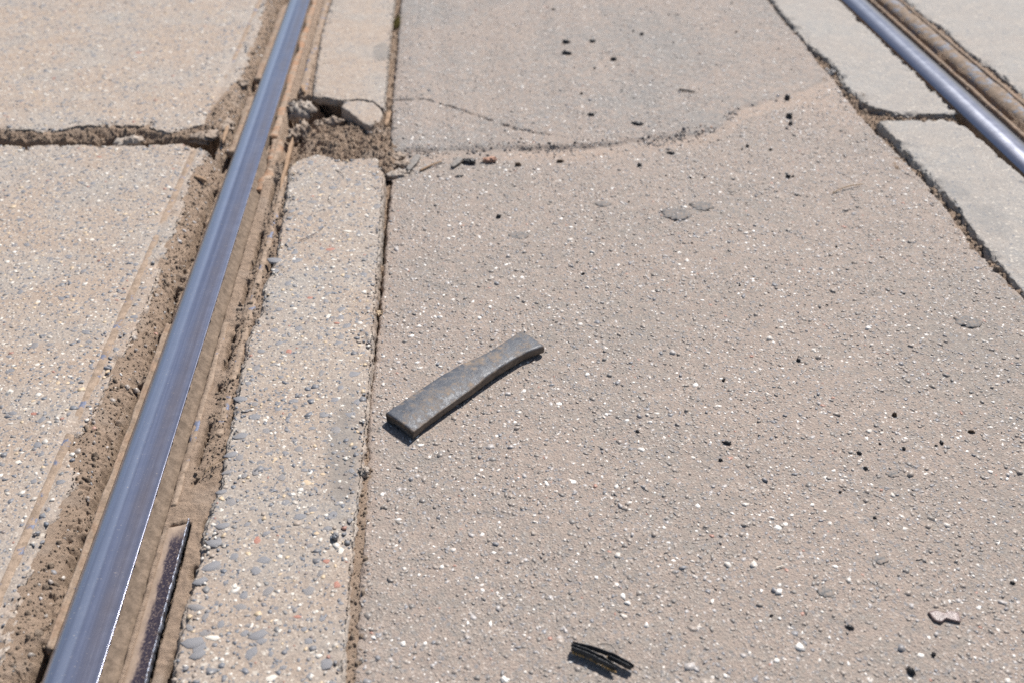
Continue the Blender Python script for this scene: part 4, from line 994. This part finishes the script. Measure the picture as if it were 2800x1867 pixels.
def tube(name, pts, r0, r1, mat, parent=None, seg=6):
    P_ = np.array(pts, float); n = len(P_); V = []
    for i in range(n):
        d = P_[min(i + 1, n - 1)] - P_[max(i - 1, 0)]; d = d / np.linalg.norm(d)
        a = np.cross(d, (0, 0, 1.0)); a /= max(np.linalg.norm(a), 1e-6); b = np.cross(a, d); r = r0 + (r1 - r0) * i / (n - 1)
        for k in range(seg):
            q = 2 * math.pi * k / seg; V.append(P_[i] + r * (math.cos(q) * a + math.sin(q) * b))
    f = []
    for i in range(n - 1):
        for k in range(seg): f.append((i * seg + k, i * seg + (k + 1) % seg, (i + 1) * seg + (k + 1) % seg, (i + 1) * seg + k))
    return link(name, mesh_np(name, V, [f, [list(range(seg))[::-1]], [[(n - 1) * seg + k for k in range(seg)]]]), mat, parent, smooth=True)
def arc(p, q, sag, z, n=14, hump=0.0):
    p = np.array(p); q = np.array(q); d = q - p; nn = np.array([-d[1], d[0]])
    return [tuple(p + d * t + nn * sag * math.sin(math.pi * t)) + (z + hump * math.sin(math.pi * t),) for t in np.linspace(0, 1, n)]
tube("loose_thread", [(a - 0.13, b - 0.61, c) for a, b, c in arc((0.128, 0.6245), (0.1455, 0.613), 0.18, 0.004, hump=0.003)], 0.0004, 0.0003, MAT_RUBBER, rub)

RH = lambda x, y: float(road_h(np.array([x]), np.array([y]))[0])
# plum-brown flake at lower right
fl = blob("metal_flake", [(-0.0160, 0.0085), (-0.0070, 0.0105), (0.0005, 0.0055), (0.0080, 0.0090), (0.0165, 0.0060), (0.0130, -0.0065), (0.0060, -0.0040), (-0.0005, -0.0010), (-0.0080, -0.0058), (-0.0140, -0.0015)], 0.0030, MAT_FLAKE, seed=831, dome=0.0, rough=0.03, nz=0.12, n=60, loc=(0.4975, 0.638, RH(0.4975, 0.638) + 0.0006))
tag(fl, "glossy plum-brown flake shaped like a bow tie at lower right", "metal flake")

# black lumps that can be told apart
def lump(name, x, y, sx, sy, rz, h, mat, label, cat, seed, group=None, zf=None, rough=0.5):
    a = np.linspace(0, 2 * math.pi, 14, endpoint=False)
    ol = [(math.cos(t) * sx * 0.72, math.sin(t) * sy * 0.72) for t in a]
    o = blob(name, ol, h * 0.75, mat, seed=seed, dome=0.5, rough=0.8, smooth=False, n=22, loc=(x, y, (zf or RH)(x, y) - 0.0004),
             rings=[(0.8, -0.1), (0.97, 0.12), (1.0, 0.35), (0.95, 0.6), (0.78, 0.85), (0.45, 1.0)])
    o.rotation_euler = (0, 0, rz)
    tag(o, label, cat, group)
    return o
lump("tar_lump", 0.4362, 0.5775, 0.0042, 0.0068, 0.25, 0.0055, MAT_TAR, "upright black tar lump at the bottom edge, lower right", "tar lump", 841)
lump("tar_lump", 0.3335, 0.9215, 0.0068, 0.0030, -0.35, 0.0045, MAT_TAR, "twisted black tar scrap alone on open asphalt right of the iron bar", "tar lump", 842)
for i, (x, y, wx, wy, hh, lab, mt) in enumerate([
    (0.2843, 2.3615, .0115, .0080, .008, "upper of the two long black lumps near the top of the picture", 0),
    (0.2785, 2.2864, .0145, .0075, .008, "lower and longer of the two long black lumps near the top of the picture", 0),
    (0.3492, 2.3633, .0075, .0065, .007, "black lump just right of the pair of long lumps near the top", 0),
    (0.3848, 2.2471, .0085, .0065, .007, "black lump lying on the grey patch, lower right of the long pair", 0),
    (0.4791, 2.4121, .0065, .0060, .006, "small dark lump high on the grey patch, right of the long pair", 0),
    (0.2783, 2.6056, .0060, .0050, .005, "dark lump nearest the top edge of the picture on the asphalt", 0),
    (0.2901, 1.9300, .0085, .0062, .006, "squarish blue-black lump in the middle of the grey patch", 0),
    (0.3802, 1.8837, .0150, .0055, .006, "longest black scrap on the grey patch, just above its broken edge", 0),
    (0.7261, 1.9999, .0068, .0085, .011, "tall black lump where the patch edge rises towards the far rail", 0),
    (0.7018, 1.9032, .0072, .0078, .010, "round shiny black lump, upper of the pair below the patch edge", 0),
    (0.6945, 1.8694, .0050, .0058, .007, "round shiny black lump, lower of the pair below the patch edge", 0),
    (0.4236, 1.7504, .0090, .0050, .005, "flat black scrap just below the broken patch edge", 0),
    (0.3536, 1.7011, .0050, .0065, .007, "pointed black lump below the patch edge, alone on sandy asphalt", 0),
    (0.6214, 1.6373, .0052, .0055, .006, "largest of three black crumbs huddled above the straw", 0),
    (0.0755, 1.5228, .0050, .0048, .006, "round black crumb on the sandy asphalt right of the pebbly strip", 0),
    (0.2041, 1.7278, .0085, .0045, .005, "dark brown clod right under the patch edge", 1),
    (0.1238, 1.7213, .0070, .0050, .006, "reddish brown clod near the joint stones", 1),
    (0.0109, 1.6793, .0090, .0050, .003, "flat dark slate chip near the joint stones", 0),
    (0.4758, 1.0872, .0036, .0034, .0045, "small round black crumb right of the iron bar, level with its far end", 0),
    (0.5660, 0.9615, .0038, .0034, .0045, "brown-black round crumb at the right, above the plum flake", 1),
    (0.6517, 0.9215, .0048, .0032, .0040, "dark brown flat crumb near the right edge of the picture", 1),
    (0.3931, 0.6339, .0048, .0034, .0035, "angular black crumb between the rubber scrap and the plum flake", 0)]):
    lump("tar_lump", x, y, wx, wy, rnd.uniform(-0.3, 0.3), hh, MAT_TARB if mt else MAT_TAR, lab, "tar lump" if not mt else "clod", 850 + i)
tiny = [(0.3326, 2.1918), (0.2835, 2.0424), (0.4615, 2.434), (0.6799, 1.8478), (0.5658, 1.7605), (0.5799, 1.772), (0.6209, 1.7542), (0.4397, 1.6476), (0.4666, 1.6474), (0.6313, 1.6392), (0.3964, 1.6595),
        (0.7169, 2.4129), (0.7607, 2.6357), (0.5746, 2.5564), (0.3931, 1.4132), (0.63, 1.3865), (0.2239, 0.9509), (0.5269, 0.9084), (0.5531, 0.8967), (0.3181, 0.8922), (0.4486, 0.8284), (0.4747, 0.7842), (0.4944, 0.8932),
        (0.59, 0.6803), (0.316, 0.6538), (0.4672, 0.596), (0.4931, 0.8657), (0.6048, 0.904), (0.5961, 0.8999), (0.0105, 1.49), (0.36, 1.05), (0.44, 1.28), (0.20, 1.33), (0.56, 1.22), (0.31, 1.56)]
for i, (x, y) in enumerate(tiny):
    s_ = rnd.uniform(0.0020, 0.0032) * (1.25 if y > 1.7 else 1)
    lump("tar_crumb", x, y, s_ * 1.15, s_ * 0.9, rnd.uniform(0, 3), s_ * 1.2, MAT_TAR, "tiny black tar crumb on the upper asphalt, above the level of the straw" if y > 1.58 else "tiny black tar crumb on the near asphalt, below the level of the straw", "tar crumb", 900 + i, "tiny black crumbs scattered on the asphalt")
sc_ = tube("black_sliver", arc((0.500, 2.052), (0.531, 2.037), 0.04, RH(0.515, 2.045) + 0.003), 0.0022, 0.0016, MAT_TAR); tag(sc_, "thin straight black sliver on the grey patch", "sliver")

# old chewing gum trodden flat
for i, (x, y, a, b, lab) in enumerate([(0.3878, 1.5149, .026, .022, "largest flat grey gum spot in the middle of the asphalt"), (0.437, 1.5386, .019, .016, "faint gum spot just right of the largest one"),
        (0.3829, 0.680, .0085, .0065, "dark gum spot at lower right, left of the plum flake"), (0.4567, 0.7216, .0085, .0060, "small oval gum spot above the plum flake"), (0.5228, 0.8536, .0072, .0052, "small dark gum spot among the chippings at right"),
        (0.7547, 1.162, .020, .014, "faint gum spot near the right edge below the tilted slab"), (0.2632, 1.5563, .013, .010, "faint gum spot left of the largest one"), (0.105, 1.4563, .017, .012, "faint gum spot right of the pebbly strip")]):
    an = np.linspace(0, 2 * math.pi, 16, endpoint=False)
    o = blob("gum_spot", [(math.cos(t) * a, math.sin(t) * b) for t in an], 0.0006, MAT_GUM, seed=940 + i, dome=0.0, rough=0.32, n=60, nz=0.1, lift=None, loc=(x, y, RH(x, y) + 0.0001), rings=[(1.0, -1.5), (1.0, 0.2), (0.96, 0.8), (0.7, 1.0), (0.3, 1.0)])
    tag(o, lab, "chewing gum")

# stones and debris at the joint corner
SH = lambda x, y: float(soil_h(np.array([x]), np.array([y]))[0])
def rock(x, y, z, sx, sy, h, rz, mat, label, seed, name="stone", cat="stone", rough=0.7, tilt=(0, 0)):
    a = np.linspace(0, 2 * math.pi, 14, endpoint=False)
    o = blob(name, [(math.cos(t) * sx, math.sin(t) * sy) for t in a], h, mat, seed=seed, dome=0.2, rough=rough, n=44, nz=0.3, loc=(x, y, z),
             rings=[(0.7, -0.15), (0.93, 0.1), (1.0, 0.3), (1.0, 0.5), (0.97, 0.7), (0.92, 0.85), (0.82, 0.95), (0.66, 1.0), (0.48, 1.0), (0.3, 1.0), (0.14, 1.0)], smooth=False)
    o.rotation_euler = (tilt[0], tilt[1], rz); tag(o, label, cat); return o
BR, BC = STONE_MATS[5], STONE_MATS[6]
rock(-0.1120, 1.7620, -0.008, .021, .013, .012, 0.2, BR, "rounded brown stone at the back of the little heap by the strip's corner", 961)
rock(-0.0960, 1.7300, -0.006, .017, .011, .010, -0.3, BR, "flat tan stone at the right of the little heap by the strip's corner", 962)
rock(-0.1190, 1.7270, -0.012, .011, .017, .013, 0.1, BR, "upright brown stone wedged against the strip's corner", 963)
rock(-0.1010, 1.6960, -0.011, .021, .012, .012, 0.3, BC, "pale crusted stone at the front of the little heap by the strip's corner", 964)
rock(-0.1500, 1.8900, -0.016, .015, .016, .010, 0.3, STONE_MATS[1], "dark grey stone in the soil below the cracked concrete corner", 965)
rock(-0.1560, 1.8610, -0.020, .013, .008, .010, 0.1, BR, "small brown stone in front of the dark grey stone in the pit", 966)
rock(-0.3220, 2.0220, -0.030, .026, .020, .030, 0.5, BC, "pale broken concrete lump leaning between the rail and the pit", 967, rough=0.6, tilt=(-0.12, 0.1))
rock(-0.2480, 1.9780, -0.034, .022, .015, .020, 0.1, BR, "brown clod in the shadow at the back of the pit", 968, cat="clod")
rock(-0.3060, 1.9380, -0.034, .013, .024, .024, 0.2, BR, "tall brown clod at the left side of the pit", 969, cat="clod")
rock(-0.2790, 1.9640, -0.034, .014, .012, .018, 0.8, BR, "small knobbly clod between the two larger clods in the pit", 970, cat="clod")
rock(-0.3210, 1.9150, -0.030, .008, .024, .022, -0.4, BR, "narrow upright clod next to the rusty flake", 971, cat="clod")
rock(-0.4640, 2.1700, -0.014, .012, .018, .012, 0.2, BR, "brown clod between the rail and the corner of the far left slab", 972, cat="clod")
rock(-0.6440, 1.8800, -0.020, .022, .012, .019, 0.15, BC, "pale stone caught in the dark cross joint on the left", 973)
rock(-0.4960, 1.9000, -0.016, .024, .018, .013, 0.5, BR, "flat clod at the broken corner of the far left slab", 974, cat="clod")
rock(-0.4700, 1.9500, -0.015, .018, .024, .012, 0.1, BR, "cracked clod beside the rail at the end of the cross joint", 975, cat="clod")
rock(0.8880, 2.010, -0.014, .010, .014, .012, 0.3, BR, "dark clod in the joint at the bend of the far strip", 976, cat="clod")
rock(0.8700, 2.150, -0.012, .009, .016, .010, 0.2, STONE_MATS[1], "black-edged stone in the joint beside the far pale strip", 977)
rock(-0.1235, 0.8950, -0.004, .0058, .0058, .009, 0.3, BC, "rounded pale stone in the joint left of the iron bar's near end", 978)
rock(-0.1215, 1.2450, -0.014, .006, .006, .009, 0.3, STONE_MATS[3], "ochre pebble in the joint beside the pebbly strip", 979)
rock(-0.1490, 0.7880, 0.0040, .0040, .0046, .0040, 0.1, STONE_MATS[0], "loose blue pebble lying on the pebbly strip near the joint", 980, rough=0.2)
rock(0.0700, 1.7400, -0.004, .012, .006, .007, 0.1, stone_mat("pink_brick", (0.42, 0.24, 0.17), 0.3, 0.8), "pinkish fragment lying under the broken patch edge", 981)
rock(0.0300, 1.7370, -0.004, .011, .007, .007, -0.2, MAT_TAR, "black fragment beside the dark leaf under the patch edge", 982)
# red, white and blue stones that stand out in the strip
for x, y, a, mi in [(-0.2066, 1.419, .0085, 4), (-0.1824, 1.4756, .0085, 2), (-0.2941, 1.3917, .013, 0), (-0.2950, 1.045, .0105, 0), (-0.286, 0.79, .010, 0), (-0.283, 0.755, .0110, 0), (-0.180, 1.21, .0045, 4), (-0.291, 0.735, .0085, 0), (-0.287, 0.700, .0105, 1), (-0.284, 0.655, .0120, 0), (-0.276, 0.640, .009, 0), (-0.290, 0.935, .009, 0), (-0.288, 0.905, .0085, 1), (-0.291, 0.870, .007, 0), (-0.281, 0.815, .0085, 0), (-0.265, 0.66, .0085, 2), (-0.219, 0.66, .0105, 0)]:
    o = bpy.data.objects.new("stone", SHAPES[mi][1]); COL.objects.link(o); o.parent = slab_D
    o.location = (x, y, float(topD(np.array([x]), np.array([y]))[0])); o.scale = (a, a * 0.8, 0.006); o.rotation_euler = (0, 0, rnd.uniform(-0.4, 0.4))
# slivers, straw, hairs, leaf
def sliver(name, p, q, w, th, z, mat, label, cat, seed):
    p = np.array(p); q = np.array(q); d = q - p; L = np.linalg.norm(d); ang = math.atan2(d[1], d[0]); c = (p + q) / 2
    o = blob(name, [(-L / 2, 0), (-L * .4, w * .5), (0, w * .6), (L * .4, w * .35), (L / 2, 0), (L * .4, -w * .4), (0, -w * .5), (-L * .4, -w * .5)], th, mat, seed=seed, dome=0.1, rough=0.12, n=40, loc=(c[0], c[1], z))
    o.rotation_euler = (0, 0, ang); tag(o, label, cat); return o
sliver("wood_splinter", (-0.1290, 1.985), (-0.1340, 1.908), .009, .006, -0.004, MAT_WOOD, "tan wood splinter lying along the joint by the cracked corner", "splinter", 990)
sliver("dry_leaf", (-0.0650, 1.768), (-0.0860, 1.698), .013, .003, 0.001, MAT_LEAF, "long grey dry leaf beside the stone heap at the joint", "leaf", 991)
sliver("dry_leaf", (0.0160, 1.752), (-0.0020, 1.712), .012, .003, -0.001, MAT_LEAF, "dark curled leaf under the broken patch edge", "leaf", 992)
sliver("wood_splinter", (-0.4560, 1.935), (-0.4530, 1.850), .007, .006, -0.004, MAT_WOOD, "pale stick standing in the soil left of the near rail", "splinter", 993)
sliver("wood_splinter", (-0.4820, 1.712), (-0.4560, 1.690), .008, .006, -0.005, MAT_WOOD, "short splinter poking from the soil beside the near left slab", "splinter", 994)
sliver("wood_splinter", (-0.3260, 2.130), (-0.3160, 2.085), .008, .005, 0.000, MAT_WOOD, "small chip of wood beside the near rail above the pit", "splinter", 995)
sliver("wood_splinter", (-0.3180, 1.870), (-0.3160, 1.640), .007, .010, -0.010, MAT_WOOD, "long grey sliver standing between the rusty flake and the strip", "splinter", 996)
o = tube("straw", arc((0.6835, 1.5673), (0.7494, 1.5972), 0.05, RH(0.70, 1.58) + 0.003, hump=0.002), 0.0011, 0.0008, MAT_STRAW); tag(o, "thin dry straw lying on the asphalt near the tilted slab", "straw")
for i, (p, q, sg, zz, lab) in enumerate([((-0.2216, 1.6039), (-0.2159, 1.5724), -0.12, 0.0065, "short dark hair on the pebbly strip near its far end"), ((-0.2589, 1.4469), (-0.2230, 1.492), -0.10, 0.0065, "long curved dark fibre across the pebbly strip"),
        ((-0.2190, 1.702), (-0.2010, 1.668), 0.1, 0.0065, "fine hair at the far end of the pebbly strip")]):
    o = tube("fibre", arc(p, q, sg, zz, hump=0.001), 0.0006, 0.0004, MAT_HAIR, seg=5); tag(o, lab, "fibre")
o = tube("straw", arc((-0.318, 0.908), (-0.285, 0.934), 0.05, 0.0005, hump=0.003), 0.0006, 0.0003, MAT_STRAW); tag(o, "fine stalk leaning on the soil between near rail and strip", "straw")
o = tube("straw", arc((0.338, 0.7155), (0.350, 0.7185), 0.02, RH(0.34, 0.71) + 0.002), 0.0008, 0.0005, plain("white_sliver", (0.75, 0.68, 0.58), 0.6)); tag(o, "short white sliver among the chippings below the centre", "sliver")
o = tube("stick", arc((-0.062, 1.702), (-0.022, 1.738), 0.03, 0.0005), 0.0022, 0.0014, MAT_WOOD); tag(o, "thin brown stick beside the grey leaf", "stick")
bead = rock(0.7043, 2.000, 0.0, .0030, .0030, .005, 0, MAT_TIN, "bright glinting bead beside the tall black lump", 997, name="glass_bead", cat="bead", rough=0.05)
# moss in the far joint
cx = R.normal(-0.128, 0.004, 160); cy = R.normal(2.55, 0.018, 160)
ms = chips("moss", cx, cy, lambda a, b: 0 * a - 0.004, R.uniform(0.0012, 0.003, 160), R.uniform(0.002, 0.008, 160), R.rand(160), MAT_MOSS, None, seg=5, flat=0.35)
tag(ms, "dry yellowish moss tuft in the joint of the far strip", "moss", kind="stuff")
tot = sum(len(o.data.loops) - 2 * len(o.data.polygons) for o in COL.objects if o.type == 'MESH')
print("triangles", tot)
